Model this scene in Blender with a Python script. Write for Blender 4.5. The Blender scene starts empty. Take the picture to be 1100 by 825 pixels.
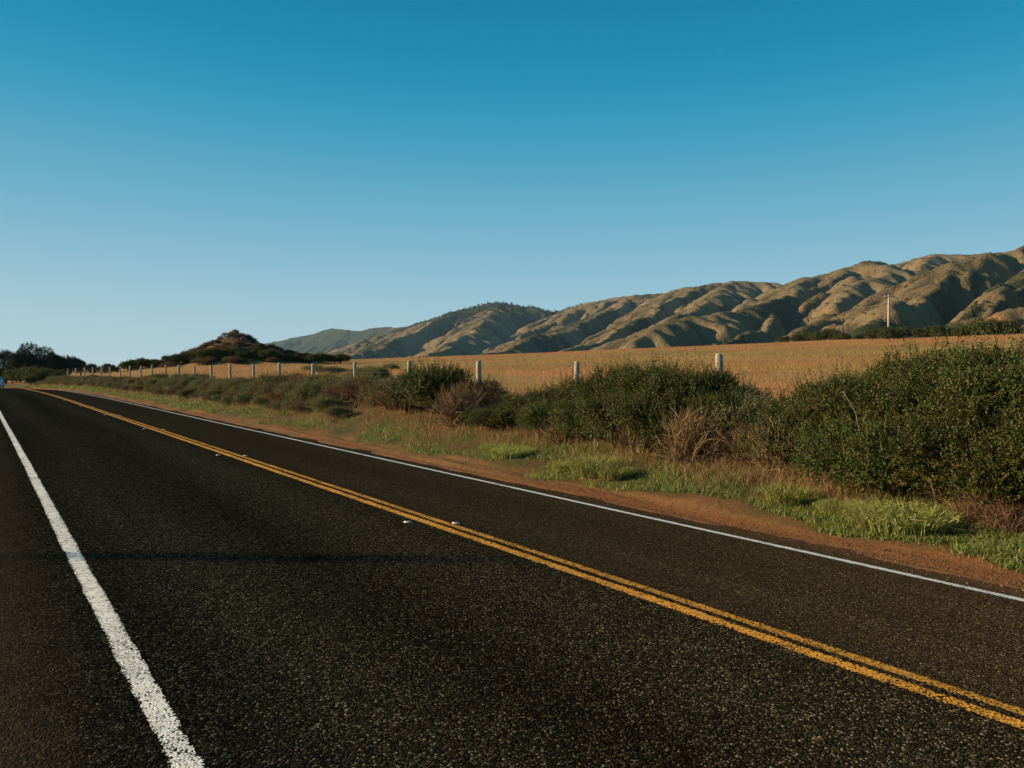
import bpy, math, random
import numpy as np

R = math.radians
rng = np.random.default_rng(11)
random.seed(5)
scene = bpy.context.scene
COL = scene.collection

# ------------------------------------------------------------------ camera
# world: +Y runs along the road, +X to the right of it, camera on the left shoulder
F = 890.0                       # focal length in photo pixels (1100 wide)
YAW = math.atan(575.0 / F)      # camera looks this far to the right of the road
EYE = 1.74
cam = bpy.data.cameras.new('camera')
cam.sensor_width = 36.0
cam.lens = 36.0 * F / 1100.0
cam.clip_start = 0.05
cam.clip_end = 60000
camo = bpy.data.objects.new('camera', cam)
COL.objects.link(camo)
camo.location = (0, 0, EYE)
camo.rotation_euler = (R(90) - math.atan(15.5 / F), 0, -YAW)
scene.camera = camo

# ------------------------------------------------------------------ sky, sun, exposure
SUN_EL = R(16.0)
# the sun stands square to the left of the view direction (azimuth clockwise from +Y)
SUN_AZ = YAW - R(87)
world = bpy.data.worlds.new('World')
scene.world = world
world.use_nodes = True
wn, wl = world.node_tree.nodes, world.node_tree.links
wn.clear()
wo = wn.new('ShaderNodeOutputWorld')
bg = wn.new('ShaderNodeBackground')
sky = wn.new('ShaderNodeTexSky')
sky.sky_type = 'NISHITA'
sky.sun_disc = False
sky.sun_elevation = SUN_EL
sky.sun_rotation = SUN_AZ
sky.altitude = 50
sky.air_density = 1.0
sky.dust_density = 0.0
sky.ozone_density = 3.0
# photo-like grade of that sky: its brightness, steadied by elevation, picks a colour from deep teal to pale blue
sep = wn.new('ShaderNodeSeparateColor'); wl.new(sky.outputs[0], sep.inputs[0])
tc = wn.new('ShaderNodeTexCoord'); sx = wn.new('ShaderNodeSeparateXYZ'); wl.new(tc.outputs['Generated'], sx.inputs[0])
er = wn.new('ShaderNodeValToRGB'); wl.new(sx.outputs['Z'], er.inputs[0])
els = er.color_ramp.elements
for p_, v_ in ((0.0, 0.43), (0.02, 0.40), (0.108, 0.309), (0.216, 0.207), (0.317, 0.156), (0.41, 0.129), (1.0, 0.06)):
    e_ = els[0] if p_ == 0.0 else (els[len(els) - 1] if p_ == 1.0 else els.new(p_))
    e_.position = p_; e_.color = (v_, v_, v_, 1)
m1 = wn.new('ShaderNodeMath'); m1.operation = 'MULTIPLY'; m1.inputs[1].default_value = 0.085 * 0.14; wl.new(sep.outputs[1], m1.inputs[0])
m2 = wn.new('ShaderNodeMath'); m2.operation = 'MULTIPLY_ADD'; m2.inputs[1].default_value = 0.84; wl.new(er.outputs[0], m2.inputs[0]); wl.new(m1.outputs[0], m2.inputs[2])
sr = wn.new('ShaderNodeValToRGB'); wl.new(m2.outputs[0], sr.inputs[0])
els = sr.color_ramp.elements
for p_, c_ in ((0.0, (0.0, 0.08, 0.17)), (0.13, (0.0, 0.21, 0.38)), (0.16, (0.006, 0.27, 0.45)), (0.21, (0.090, 0.365, 0.53)), (0.31, (0.25, 0.48, 0.60)), (0.42, (0.47, 0.62, 0.655)), (1.0, (0.70, 0.76, 0.74))):
    e_ = els[0] if p_ == 0.0 else (els[len(els) - 1] if p_ == 1.0 else els.new(p_))
    e_.position = p_; e_.color = (*c_, 1)
sr.color_ramp.interpolation = 'B_SPLINE'
mu = wn.new('ShaderNodeVectorMath'); mu.operation = 'SCALE'; mu.inputs['Scale'].default_value = 10.0
wl.new(sr.outputs[0], mu.inputs[0])
wl.new(mu.outputs[0], bg.inputs[0])
bg.inputs['Strength'].default_value = 0.0575
wl.new(bg.outputs[0], wo.inputs[0])

sun = bpy.data.lights.new('sun', 'SUN')
sun.energy = 5.0
sun.angle = R(0.5)
sun.color = (1.0, 0.77, 0.50)
suno = bpy.data.objects.new('sun', sun)
COL.objects.link(suno)
suno.location = (-40, 20, 40)
# light travels away from the sun position
sd = np.array([math.sin(SUN_AZ) * math.cos(SUN_EL), math.cos(SUN_AZ) * math.cos(SUN_EL), math.sin(SUN_EL)])
from mathutils import Vector, Matrix
suno.rotation_euler = Vector(-sd).to_track_quat('-Z', 'Y').to_euler()

scene.view_settings.view_transform = 'Standard'
scene.view_settings.look = 'None'
scene.view_settings.gamma = 1
scene.view_settings.use_curve_mapping = False
scene.view_settings.exposure = 0.9
scene.cycles.max_bounces = 6
scene.cycles.transparent_max_bounces = 8
scene.cycles.volume_bounces = 0

# ------------------------------------------------------------------ helpers
def hash2(ix, iy, seed):
    n = (ix.astype(np.int64) * 374761393 + iy.astype(np.int64) * 668265263 + seed * 1442695041) & 0xFFFFFFFF
    n = ((n ^ (n >> 13)) * 1274126177) & 0xFFFFFFFF
    n = n ^ (n >> 16)
    return (n & 0xFFFFFF) / float(0xFFFFFF)

def vnoise(x, y, seed=0):
    x = np.asarray(x, float); y = np.asarray(y, float)
    ix = np.floor(x); iy = np.floor(y)
    fx = x - ix; fy = y - iy
    fx = fx * fx * (3 - 2 * fx); fy = fy * fy * (3 - 2 * fy)
    a = hash2(ix, iy, seed); b = hash2(ix + 1, iy, seed)
    c = hash2(ix, iy + 1, seed); d = hash2(ix + 1, iy + 1, seed)
    return (a + (b - a) * fx) * (1 - fy) + (c + (d - c) * fx) * fy

def fbm(x, y, seed=0, oct=4):
    s = 0; a = 0.5; tot = 0
    for i in range(oct):
        s = s + a * vnoise(x * 2 ** i + 17.3 * i, y * 2 ** i - 9.1 * i, seed + i); tot += a; a *= 0.5
    return s / tot

def sstep(a, b, x):
    k = np.clip((np.asarray(x, float) - a) / (b - a), 0, 1)
    return k * k * (3 - 2 * k)

def norm(v):
    return v / np.maximum(np.linalg.norm(v, axis=-1, keepdims=True), 1e-9)

def mesh_data(name, verts, faces, mat=None, smooth=False, attrs=None, cols=None):
    verts = np.asarray(verts, np.float32).reshape(-1, 3)
    faces = np.asarray(faces, np.int32)
    k = faces.shape[1]
    me = bpy.data.meshes.new(name)
    me.vertices.add(len(verts)); me.vertices.foreach_set('co', verts.ravel())
    me.loops.add(faces.size); me.loops.foreach_set('vertex_index', faces.ravel())
    me.polygons.add(len(faces))
    me.polygons.foreach_set('loop_start', np.arange(0, faces.size, k, dtype=np.int32))
    me.polygons.foreach_set('loop_total', np.full(len(faces), k, np.int32))
    if smooth:
        me.polygons.foreach_set('use_smooth', np.ones(len(faces), bool))
    if attrs:
        for an, av in attrs.items():
            a = me.attributes.new(an, 'FLOAT', 'POINT')
            a.data.foreach_set('value', np.asarray(av, np.float32).ravel())
    if cols is not None:
        a = me.attributes.new('tint', 'FLOAT_COLOR', 'POINT')
        c4 = np.ones((len(verts), 4), np.float32); c4[:, :3] = cols
        a.data.foreach_set('color', c4.ravel())
    me.update(calc_edges=True)
    if mat: me.materials.append(mat)
    return me

def link(name, me, parent=None, loc=None):
    o = bpy.data.objects.new(name, me)
    COL.objects.link(o)
    if parent: o.parent = parent
    if loc is not None: o.location = loc
    return o

def tag(o, label=None, cat=None, group=None, kind=None):
    if label: o['label'] = label
    if cat: o['category'] = cat
    if group: o['group'] = group
    if kind: o['kind'] = kind
    return o

def empty(name, loc, rz=0, sc=1.0):
    o = bpy.data.objects.new(name, None)
    o.empty_display_size = 0.2
    COL.objects.link(o)
    o.location = loc; o.rotation_euler = (0, 0, rz)
    o.scale = (sc, sc, sc) if np.isscalar(sc) else sc
    return o

def copy_tree(o, parent=None):
    c = o.copy(); COL.objects.link(c)
    c.parent = parent
    for ch in list(o.children): copy_tree(ch, c)
    return c

def grid_faces(ni, nj):
    i, j = np.meshgrid(np.arange(ni - 1), np.arange(nj - 1), indexing='ij')
    a = (i * nj + j).ravel()
    return np.stack([a, a + nj, a + nj + 1, a + 1], 1)

def tube(pts, rad, sides=7, cap=True):
    """tapered tube along pts; returns verts, tri faces"""
    pts = np.asarray(pts, float); n = len(pts)
    rad = np.broadcast_to(np.asarray(rad, float), (n,))
    tg = norm(np.gradient(pts, axis=0))
    up = np.where(np.abs(tg[:, 2:3]) > 0.9, np.array([[1.0, 0, 0]]), np.array([[0, 0, 1.0]]))
    e1 = norm(np.cross(tg, up)); e2 = np.cross(tg, e1)
    a = np.linspace(0, 2 * math.pi, sides, endpoint=False)
    v = pts[:, None] + rad[:, None, None] * (np.cos(a)[None, :, None] * e1[:, None] + np.sin(a)[None, :, None] * e2[:, None])
    v = v.reshape(-1, 3); f = []
    for i in range(n - 1):
        for k in range(sides):
            p, q = i * sides + k, i * sides + (k + 1) % sides
            f += [(p, q, q + sides), (p, q + sides, p + sides)]
    if cap:
        v = np.vstack([v, pts[:1], pts[-1:]]); c0 = len(v) - 2; c1 = len(v) - 1
        for k in range(sides):
            f.append((c0, (k + 1) % sides, k))
            f.append((c1, (n - 1) * sides + k, (n - 1) * sides + (k + 1) % sides))
    return v, np.array(f)

class MB:
    """collects triangle pieces into ONE mesh"""
    def __init__(s): s.v = []; s.f = []; s.n = 0
    def add(s, v, f):
        s.v.append(np.asarray(v, float).reshape(-1, 3)); s.f.append(np.asarray(f) + s.n); s.n += len(s.v[-1]); return s
    def tube(s, pts, rad, sides=7): return s.add(*tube(pts, rad, sides))
    def box(s, c, d, bev=0.0):
        c = np.array(c, float); d = np.array(d, float) / 2
        b = bev
        v = []
        for sx in (-1, 1):
            for sy in (-1, 1):
                for sz in (-1, 1):
                    S = np.array([sx, sy, sz])
                    for ax in range(3):
                        off = d - b; off[ax] = d[ax]
                        v.append(c + S * off)
        bmv = np.array(v)
        return s.hull(bmv)
    def hull(s, pts):
        import bmesh
        bm = bmesh.new()
        for p in pts: bm.verts.new(p)
        bmesh.ops.remove_doubles(bm, verts=bm.verts, dist=1e-6)
        bmesh.ops.convex_hull(bm, input=bm.verts)
        bmesh.ops.triangulate(bm, faces=bm.faces)
        bm.verts.index_update()
        v = [tuple(x.co) for x in bm.verts]; f = [tuple(x.index for x in fc.verts) for fc in bm.faces]
        bm.free()
        return s.add(v, f)
    def data(s, name, mat, smooth=False):
        return mesh_data(name, np.vstack(s.v), np.vstack(s.f), mat, smooth)
    def build(s, name, mat, parent=None, smooth=False):
        return link(name, s.data(name, mat, smooth), parent)

# ------------------------------------------------------------------ node helpers
def new_mat(name):
    m = bpy.data.materials.new(name); m.use_nodes = True
    nt = m.node_tree; nt.nodes.clear()
    out = nt.nodes.new('ShaderNodeOutputMaterial')
    return m, nt, out
def N(nt, t, **kw):
    n = nt.nodes.new(t)
    for k, v in kw.items(): setattr(n, k, v)
    return n
def L(nt, a, b): nt.links.new(a, b)
def math_(nt, op, a, b=None, clamp=False):
    n = N(nt, 'ShaderNodeMath', operation=op); n.use_clamp = clamp
    for i, x in enumerate((a, b)):
        if x is None: continue
        if isinstance(x, (int, float)): n.inputs[i].default_value = x
        else: L(nt, x, n.inputs[i])
    return n.outputs[0]
def mix(nt, fac, a, b):
    n = N(nt, 'ShaderNodeMix', data_type='RGBA')
    for s, x in ((n.inputs[0], fac), (n.inputs[6], a), (n.inputs[7], b)):
        if isinstance(x, (int, float)): s.default_value = x
        elif isinstance(x, tuple): s.default_value = (*x[:3], 1)
        else: L(nt, x, s)
    return n.outputs[2]
def ramp(nt, fac, *stops):
    n = N(nt, 'ShaderNodeValToRGB')
    el = n.color_ramp.elements
    while len(el) < len(stops): el.new(0.5)
    for e, (p, c) in zip(el, stops):
        e.position = p; e.color = (*c, 1) if isinstance(c, tuple) else (c, c, c, 1)
    L(nt, fac, n.inputs[0]); return n.outputs[0]
def noise(nt, vec, scale, detail=4, rough=0.55, out=0):
    n = N(nt, 'ShaderNodeTexNoise'); n.inputs['Scale'].default_value = scale
    n.inputs['Detail'].default_value = detail; n.inputs['Roughness'].default_value = rough
    L(nt, vec, n.inputs['Vector']); return n.outputs[out]
def attr(nt, name, out='Fac'):
    n = N(nt, 'ShaderNodeAttribute'); n.attribute_name = name; return n.outputs[out]
def pos(nt): return N(nt, 'ShaderNodeNewGeometry').outputs['Position']
def scaled(nt, vec, s):
    n = N(nt, 'ShaderNodeMapping'); n.inputs['Scale'].default_value = s; L(nt, vec, n.inputs[0]); return n.outputs[0]
def bsdf(nt, out, color, rough=0.7, spec=0.3, normal=None):
    b = N(nt, 'ShaderNodeBsdfPrincipled')
    if isinstance(color, tuple): b.inputs['Base Color'].default_value = (*color, 1)
    else: L(nt, color, b.inputs['Base Color'])
    if isinstance(rough, (int, float)): b.inputs['Roughness'].default_value = rough
    else: L(nt, rough, b.inputs['Roughness'])
    b.inputs['Specular IOR Level'].default_value = spec
    if normal is not None: L(nt, normal, b.inputs['Normal'])
    if out is not None: L(nt, b.outputs[0], out.inputs['Surface'])
    return b
def bump(nt, h, strength, dist, nrm=None):
    b = N(nt, 'ShaderNodeBump'); b.inputs['Strength'].default_value = strength; b.inputs['Distance'].default_value = dist
    L(nt, h, b.inputs['Height'])
    if nrm is not None: L(nt, nrm, b.inputs['Normal'])
    return b.outputs[0]

# ------------------------------------------------------------------ materials
def chips(nt, p, scale):
    v = N(nt, 'ShaderNodeTexVoronoi', feature='F1'); v.inputs['Scale'].default_value = scale
    v.inputs['Randomness'].default_value = 1.0
    L(nt, p, v.inputs['Vector'])
    sep = N(nt, 'ShaderNodeSeparateColor'); L(nt, v.outputs['Color'], sep.inputs[0])
    return v.outputs['Distance'], sep.outputs[0], sep.outputs[1], sep.outputs[2]

def mat_asphalt():
    m, nt, out = new_mat('chip_seal_asphalt')
    p = pos(nt); D = attr(nt, 'D')
    dist, r1, r2, r3 = chips(nt, p, 78)
    big = noise(nt, scaled(nt, p, (0.9, 0.06, 1)), 1.0, 4)
    tone = ramp(nt, r1, (0.0, 0.007), (0.5, 0.018), (0.80, 0.042), (0.93, 0.085), (1.0, 0.22))
    warm = ramp(nt, r2, (0.0, (1.0, 0.88, 0.50)), (0.5, (1.05, 0.82, 0.48)), (1.0, (1.15, 0.80, 0.44)))
    mm = N(nt, 'ShaderNodeMix', data_type='RGBA', blend_type='MULTIPLY'); mm.inputs[0].default_value = 1
    L(nt, tone, mm.inputs[6]); L(nt, warm, mm.inputs[7])
    col = mm.outputs[2]
    # worn wheel tracks, and brown dust towards the far lane and both edges
    wear = ramp(nt, big, (0.3, 0.75), (0.7, 1.2))
    m2 = N(nt, 'ShaderNodeMix', data_type='RGBA', blend_type='MULTIPLY'); m2.inputs[0].default_value = 1
    L(nt, col, m2.inputs[6]); L(nt, wear, m2.inputs[7]); col = m2.outputs[2]
    # polished wheel paths and the darker oil strip between them
    Dw = math_(nt, 'ADD', math_(nt, 'DIVIDE', D, 10.0), math_(nt, 'MULTIPLY', math_(nt, 'SUBTRACT', big, 0.5), 0.03))
    paths = ramp(nt, Dw, (0.09, 0.95), (0.16, 1.3), (0.21, 1.0), (0.25, 0.8), (0.29, 1.0), (0.345, 1.3), (0.40, 1.0), (0.46, 1.0), (0.52, 1.25), (0.56, 0.95), (0.60, 0.85), (0.64, 1.0), (0.68, 1.2), (0.74, 1.0))
    m3 = N(nt, 'ShaderNodeMix', data_type='RGBA', blend_type='MULTIPLY'); m3.inputs[0].default_value = 1
    L(nt, col, m3.inputs[6]); L(nt, paths, m3.inputs[7]); col = m3.outputs[2]
    dn = noise(nt, p, 3.5, 5)
    dl = math_(nt, 'ADD', math_(nt, 'MULTIPLY', D, -1.5), math_(nt, 'ADD', dn, 0.42), True)
    dust_amt = math_(nt, 'MULTIPLY', math_(nt, 'ADD', math_(nt, 'MULTIPLY', ramp(nt, math_(nt, 'DIVIDE', D, 10.0), (0.43, 0.0), (0.47, 0.30), (0.70, 0.26), (0.755, 0.5), (0.80, 1.0)), math_(nt, 'ADD', dn, 0.35)), dl, True), ramp(nt, r3, (0.0, 0.35), (0.6, 1.0)), True)
    col = mix(nt, dust_amt, col, mix(nt, r1, (0.075, 0.043, 0.022), (0.16, 0.09, 0.045)))
    rough = ramp(nt, r3, (0.0, 0.45), (1.0, 0.8))
    h = math_(nt, 'ADD', math_(nt, 'MULTIPLY', dist, -1.0), math_(nt, 'MULTIPLY', r2, 0.35))
    nb = bump(nt, h, 0.9, 0.011)
    df = N(nt, 'ShaderNodeBsdfDiffuse'); df.inputs['Roughness'].default_value = 1.0
    L(nt, col, df.inputs['Color']); L(nt, nb, df.inputs['Normal']); L(nt, df.outputs[0], out.inputs['Surface'])
    return m

def mat_paint(name, ca, cb, wear_lo):
    m, nt, out = new_mat(name)
    p = pos(nt); e = attr(nt, 'edge')
    dist, r1, r2, r3 = chips(nt, p, 88)
    n1 = noise(nt, p, 2.2, 5)
    col = mix(nt, r1, ca, cb)
    dirt = noise(nt, p, 9.0, 5)
    col = mix(nt, ramp(nt, dirt, (0.45, 0.0), (0.75, 0.45)), col, (0.10, 0.075, 0.05))
    h = math_(nt, 'ADD', math_(nt, 'MULTIPLY', dist, -1.0), math_(nt, 'MULTIPLY', r2, 0.35))
    b = bsdf(nt, None, col, 0.8, 0.12, bump(nt, h, 0.45, 0.006))
    tr = N(nt, 'ShaderNodeBsdfTransparent')
    # paint missing between chips, more so where worn and along the edges
    k = math_(nt, 'ADD', math_(nt, 'MULTIPLY', r3, 0.55), math_(nt, 'MULTIPLY', n1, 0.6))
    k = math_(nt, 'ADD', k, math_(nt, 'MULTIPLY', math_(nt, 'POWER', e, 5.0), 0.45))
    gone = ramp(nt, k, (wear_lo, 0.0), (wear_lo + 0.03, 1.0))
    ms = N(nt, 'ShaderNodeMixShader'); L(nt, gone, ms.inputs[0]); L(nt, b.outputs[0], ms.inputs[1]); L(nt, tr.outputs[0], ms.inputs[2])
    L(nt, ms.outputs[0], out.inputs['Surface'])
    return m

def mat_ground():
    m, nt, out = new_mat('earth_and_dry_grass')
    p = pos(nt); D = attr(nt, 'D')
    nf = noise(nt, p, 6.0, 6, 0.65); nm = noise(nt, p, 0.9, 5); ng = noise(nt, p, 45.0, 4, 0.7)
    dirt = mix(nt, nf, (0.13, 0.060, 0.024), (0.33, 0.175, 0.072))
    tracks = noise(nt, scaled(nt, p, (3.0, 0.12, 1)), 1.0, 4)
    dirt = mix(nt, ramp(nt, tracks, (0.42, 0.0), (0.62, 0.75)), dirt, (0.22, 0.085, 0.032))
    dirt = mix(nt, ramp(nt, ng, (0.58, 0.0), (0.72, 0.55)), dirt, (0.07, 0.038, 0.02))
    # pasture: dry orange grass streaked with yellow green
    ps = noise(nt, scaled(nt, p, (0.05, 0.018, 0.0)), 1.0, 5, 0.6)
    ps2 = noise(nt, scaled(nt, p, (0.5, 0.25, 0.0)), 1.0, 6, 0.7)
    past = mix(nt, ps2, (0.29, 0.125, 0.042), (0.46, 0.23, 0.085))
    past = mix(nt, ramp(nt, ps, (0.44, 0.0), (0.58, 0.85)), past, mix(nt, ps2, (0.20, 0.15, 0.05), (0.30, 0.25, 0.09)))
    far = ramp(nt, math_(nt, 'DIVIDE', D, 200.0), (0.30, 0.0), (0.62, 0.75))
    past = mix(nt, math_(nt, 'MULTIPLY', far, ps2), past, (0.36, 0.145, 0.058))
    bank = mix(nt, nf, (0.085, 0.05, 0.022), (0.17, 0.10, 0.045))
    bank = mix(nt, ramp(nt, nm, (0.42, 0.0), (0.58, 0.75)), bank, (0.06, 0.078, 0.02))
    wob = math_(nt, 'ADD', D, math_(nt, 'MULTIPLY', math_(nt, 'SUBTRACT', nm, 0.5), 1.6))
    c = mix(nt, ramp(nt, math_(nt, 'DIVIDE', wob, 20.0), (0.43, 0.0), (0.46, 1.0)), dirt, bank)
    c = mix(nt, ramp(nt, math_(nt, 'DIVIDE', wob, 20.0), (0.63, 0.0), (0.70, 1.0)), c, past)
    # left of the road: dusty verge, then dry grass
    c = mix(nt, ramp(nt, math_(nt, 'DIVIDE', math_(nt, 'ADD', wob, 20.0), 20.0), (0.80, 1.0), (0.88, 0.0)), c, past)
    c = mix(nt, math_(nt, 'MULTIPLY', attr(nt, 'heath'), 0.9), c, mix(nt, nm, (0.075, 0.042, 0.022), (0.19, 0.115, 0.058)))
    h = math_(nt, 'ADD', nf, math_(nt, 'MULTIPLY', ng, 0.5))
    bsdf(nt, out, c, 0.95, 0.05, bump(nt, h, 0.9, 0.07))
    return m

def mat_leaf(name, trans=0.25, rough=0.5, spec=0.4):
    m, nt, out = new_mat(name)
    c = attr(nt, 'tint', 'Color')
    oi = N(nt, 'ShaderNodeObjectInfo')
    hs = N(nt, 'ShaderNodeHueSaturation')
    L(nt, math_(nt, 'ADD', math_(nt, 'MULTIPLY', oi.outputs['Random'], 0.03), 0.485), hs.inputs['Hue'])
    L(nt, math_(nt, 'ADD', math_(nt, 'MULTIPLY', oi.outputs['Random'], 0.3), 0.85), hs.inputs['Value'])
    L(nt, c, hs.inputs['Color'])
    b = bsdf(nt, None, hs.outputs[0], rough, spec)
    t = N(nt, 'ShaderNodeBsdfTranslucent'); L(nt, hs.outputs[0], t.inputs[0])
    ms = N(nt, 'ShaderNodeMixShader'); ms.inputs[0].default_value = trans
    L(nt, b.outputs[0], ms.inputs[1]); L(nt, t.outputs[0], ms.inputs[2])
    L(nt, ms.outputs[0], out.inputs['Surface'])
    return m

def mat_simple(name, c1, c2, scale=8.0, rough=0.8, spec=0.2, bst=0.3, bd=0.01, stretch=(1, 1, 1), metal=0.0):
    m, nt, out = new_mat(name)
    tc = N(nt, 'ShaderNodeTexCoord').outputs['Object']
    n = noise(nt, scaled(nt, tc, stretch), scale, 6, 0.65)
    c = mix(nt, ramp(nt, n, (0.3, 0.0), (0.7, 1.0)), c1, c2)
    b = bsdf(nt, out, c, rough, spec, bump(nt, n, bst, bd))
    b.inputs['Metallic'].default_value = metal
    return m

def mat_hills():
    m, nt, out = new_mat('dry_hill_grass_and_scrub')
    p = pos(nt)
    veg = attr(nt, 'veg'); soil = attr(nt, 'soil')
    n1 = noise(nt, p, 0.012, 6, 0.6); n2 = noise(nt, p, 0.09, 6, 0.7); n3 = noise(nt, p, 0.5, 4, 0.7)
    grass = mix(nt, n1, (0.118, 0.082, 0.036), (0.20, 0.142, 0.066))
    grass = mix(nt, ramp(nt, n2, (0.42, 0.0), (0.72, 0.7)), grass, (0.14, 0.088, 0.042))
    n4 = noise(nt, p, 0.028, 6, 0.7)
    grass = mix(nt, ramp(nt, n4, (0.44, 0.0), (0.60, 0.7)), grass, (0.13, 0.098, 0.042))
    grass = mix(nt, ramp(nt, n3, (0.50, 0.0), (0.62, 0.75)), grass, (0.07, 0.062, 0.028))
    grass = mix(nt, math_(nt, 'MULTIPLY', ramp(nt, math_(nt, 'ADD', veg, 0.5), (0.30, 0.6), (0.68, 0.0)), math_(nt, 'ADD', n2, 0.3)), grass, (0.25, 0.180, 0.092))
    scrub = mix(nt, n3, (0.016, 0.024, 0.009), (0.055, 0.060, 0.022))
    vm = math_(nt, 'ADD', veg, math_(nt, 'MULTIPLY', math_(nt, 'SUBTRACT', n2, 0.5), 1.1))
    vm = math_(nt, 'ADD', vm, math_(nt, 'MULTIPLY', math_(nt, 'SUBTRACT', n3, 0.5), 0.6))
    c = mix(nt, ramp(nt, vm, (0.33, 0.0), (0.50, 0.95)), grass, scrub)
    sm = math_(nt, 'ADD', soil, math_(nt, 'MULTIPLY', math_(nt, 'SUBTRACT', n2, 0.5), 0.9))
    c = mix(nt, ramp(nt, sm, (0.55, 0.0), (0.66, 0.9)), c, mix(nt, n3, (0.20, 0.095, 0.045), (0.34, 0.175, 0.085)))
    h = math_(nt, 'ADD', math_(nt, 'ADD', math_(nt, 'MULTIPLY', n2, 1.0), math_(nt, 'MULTIPLY', n3, 0.3)), math_(nt, 'MULTIPLY', n4, 0.9))
    bsdf(nt, out, c, 0.95, 0.05, bump(nt, h, 0.7, 7.0))
    return m

M = {}
M['asphalt'] = mat_asphalt()
M['white_paint'] = mat_paint('white_road_paint', (0.70, 0.66, 0.57), (0.85, 0.81, 0.72), 0.735)
M['white_paint_far'] = mat_paint('white_edge_paint', (0.66, 0.64, 0.58), (0.82, 0.80, 0.74), 0.86)
M['yellow_paint'] = mat_paint('yellow_road_paint', (0.66, 0.26, 0.025), (0.80, 0.36, 0.045), 0.70)
M['ground'] = mat_ground()
M['hills'] = mat_hills()
M['leaf_glossy'] = mat_leaf('glossy_leaf', 0.25, 0.5, 0.22)
M['leaf_matt'] = mat_leaf('matt_leaf', 0.25, 0.75, 0.2)
M['blade'] = mat_leaf('grass_blade', 0.35, 0.7, 0.2)
M['twig'] = mat_leaf('dry_twig', 0.0, 0.85, 0.1)
M['bark'] = mat_simple('grey_brown_bark', (0.05, 0.035, 0.024), (0.12, 0.085, 0.06), 14, 0.9, 0.1, 0.6, 0.02)
M['post'] = mat_simple('weathered_post_wood', (0.20, 0.165, 0.125), (0.40, 0.345, 0.275), 7, 0.85, 0.15, 0.5, 0.01, (6, 6, 0.6))
M['wire'] = mat_simple('galvanised_wire', (0.10, 0.075, 0.05), (0.18, 0.14, 0.10), 30, 0.5, 0.4, 0.1, 0.001, metal=0.6)
M['pole'] = mat_simple('pale_pole_wood', (0.32, 0.25, 0.20), (0.48, 0.39, 0.33), 5, 0.8, 0.2, 0.4, 0.01, (5, 5, 0.3))
M['ceramic'] = mat_simple('glazed_insulator', (0.25, 0.16, 0.10), (0.40, 0.30, 0.22), 20, 0.3, 0.5, 0.0, 0.001)
M['rock'] = mat_simple('pale_outcrop_rock', (0.11, 0.068, 0.04), (0.33, 0.235, 0.145), 1.6, 0.95, 0.1, 0.9, 0.25)
M['gravel'] = mat_leaf('shoulder_gravel', 0.0, 0.9, 0.2)
M['car_paint'] = mat_simple('white_car_paint', (0.50, 0.49, 0.47), (0.58, 0.57, 0.55), 3, 0.25, 0.5, 0.0, 0.001)
M['car_glass'] = mat_simple('dark_car_glass', (0.02, 0.022, 0.025), (0.03, 0.03, 0.034), 3, 0.08, 0.6, 0.0, 0.001)
M['rubber'] = mat_simple('tyre_rubber', (0.015, 0.015, 0.015), (0.03, 0.03, 0.03), 9, 0.85, 0.2, 0.2, 0.002)
M['alloy'] = mat_simple('wheel_alloy', (0.4, 0.4, 0.41), (0.55, 0.55, 0.56), 9, 0.35, 0.5, 0.0, 0.001, metal=0.8)
M['red_lens'] = mat_simple('red_lens', (0.30, 0.02, 0.012), (0.42, 0.035, 0.02), 9, 0.25, 0.5, 0.0, 0.001)
M['white_lens'] = mat_simple('white_lens', (0.45, 0.43, 0.38), (0.62, 0.60, 0.54), 30, 0.3, 0.5, 0.0, 0.001)
M['marker_body'] = mat_simple('marker_body', (0.22, 0.07, 0.03), (0.35, 0.12, 0.05), 40, 0.6, 0.3, 0.2, 0.001)

# ------------------------------------------------------------------ the lie of the land
def bend(t):
    t = np.asarray(t, float)
    return np.where(t < 55, 0.0, np.where(t < 200, -0.0007 * (t - 55) ** 2, -0.0007 * 145 ** 2 - 0.203 * (t - 200)))
def bfade(D): return 1 - sstep(25, 140, np.abs(np.asarray(D, float)))
def rp(t):
    t = np.asarray(t, float)
    q = np.where(t < 85, 0.0, np.where(t < 95.5, -0.0009 * (t - 85) ** 2, -0.0992 - 0.0189 * (t - 95.5)))
    return np.maximum(q, -3.9)
CD = np.array([-9000, -60, -12, -3, -0.7, 0.75, 4.34, 7.42, 8.1, 8.9, 9.5, 10.2, 11.2, 13.0, 14.5])
CZ = np.array([-0.9, -0.9, -0.35, -0.08, -0.02, 0.0, 0.0, -0.225, -0.27, -0.22, -0.13, 0.02, 0.30, 0.74, 0.84])
KN = (34.6, 122.0)      # knoll
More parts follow.
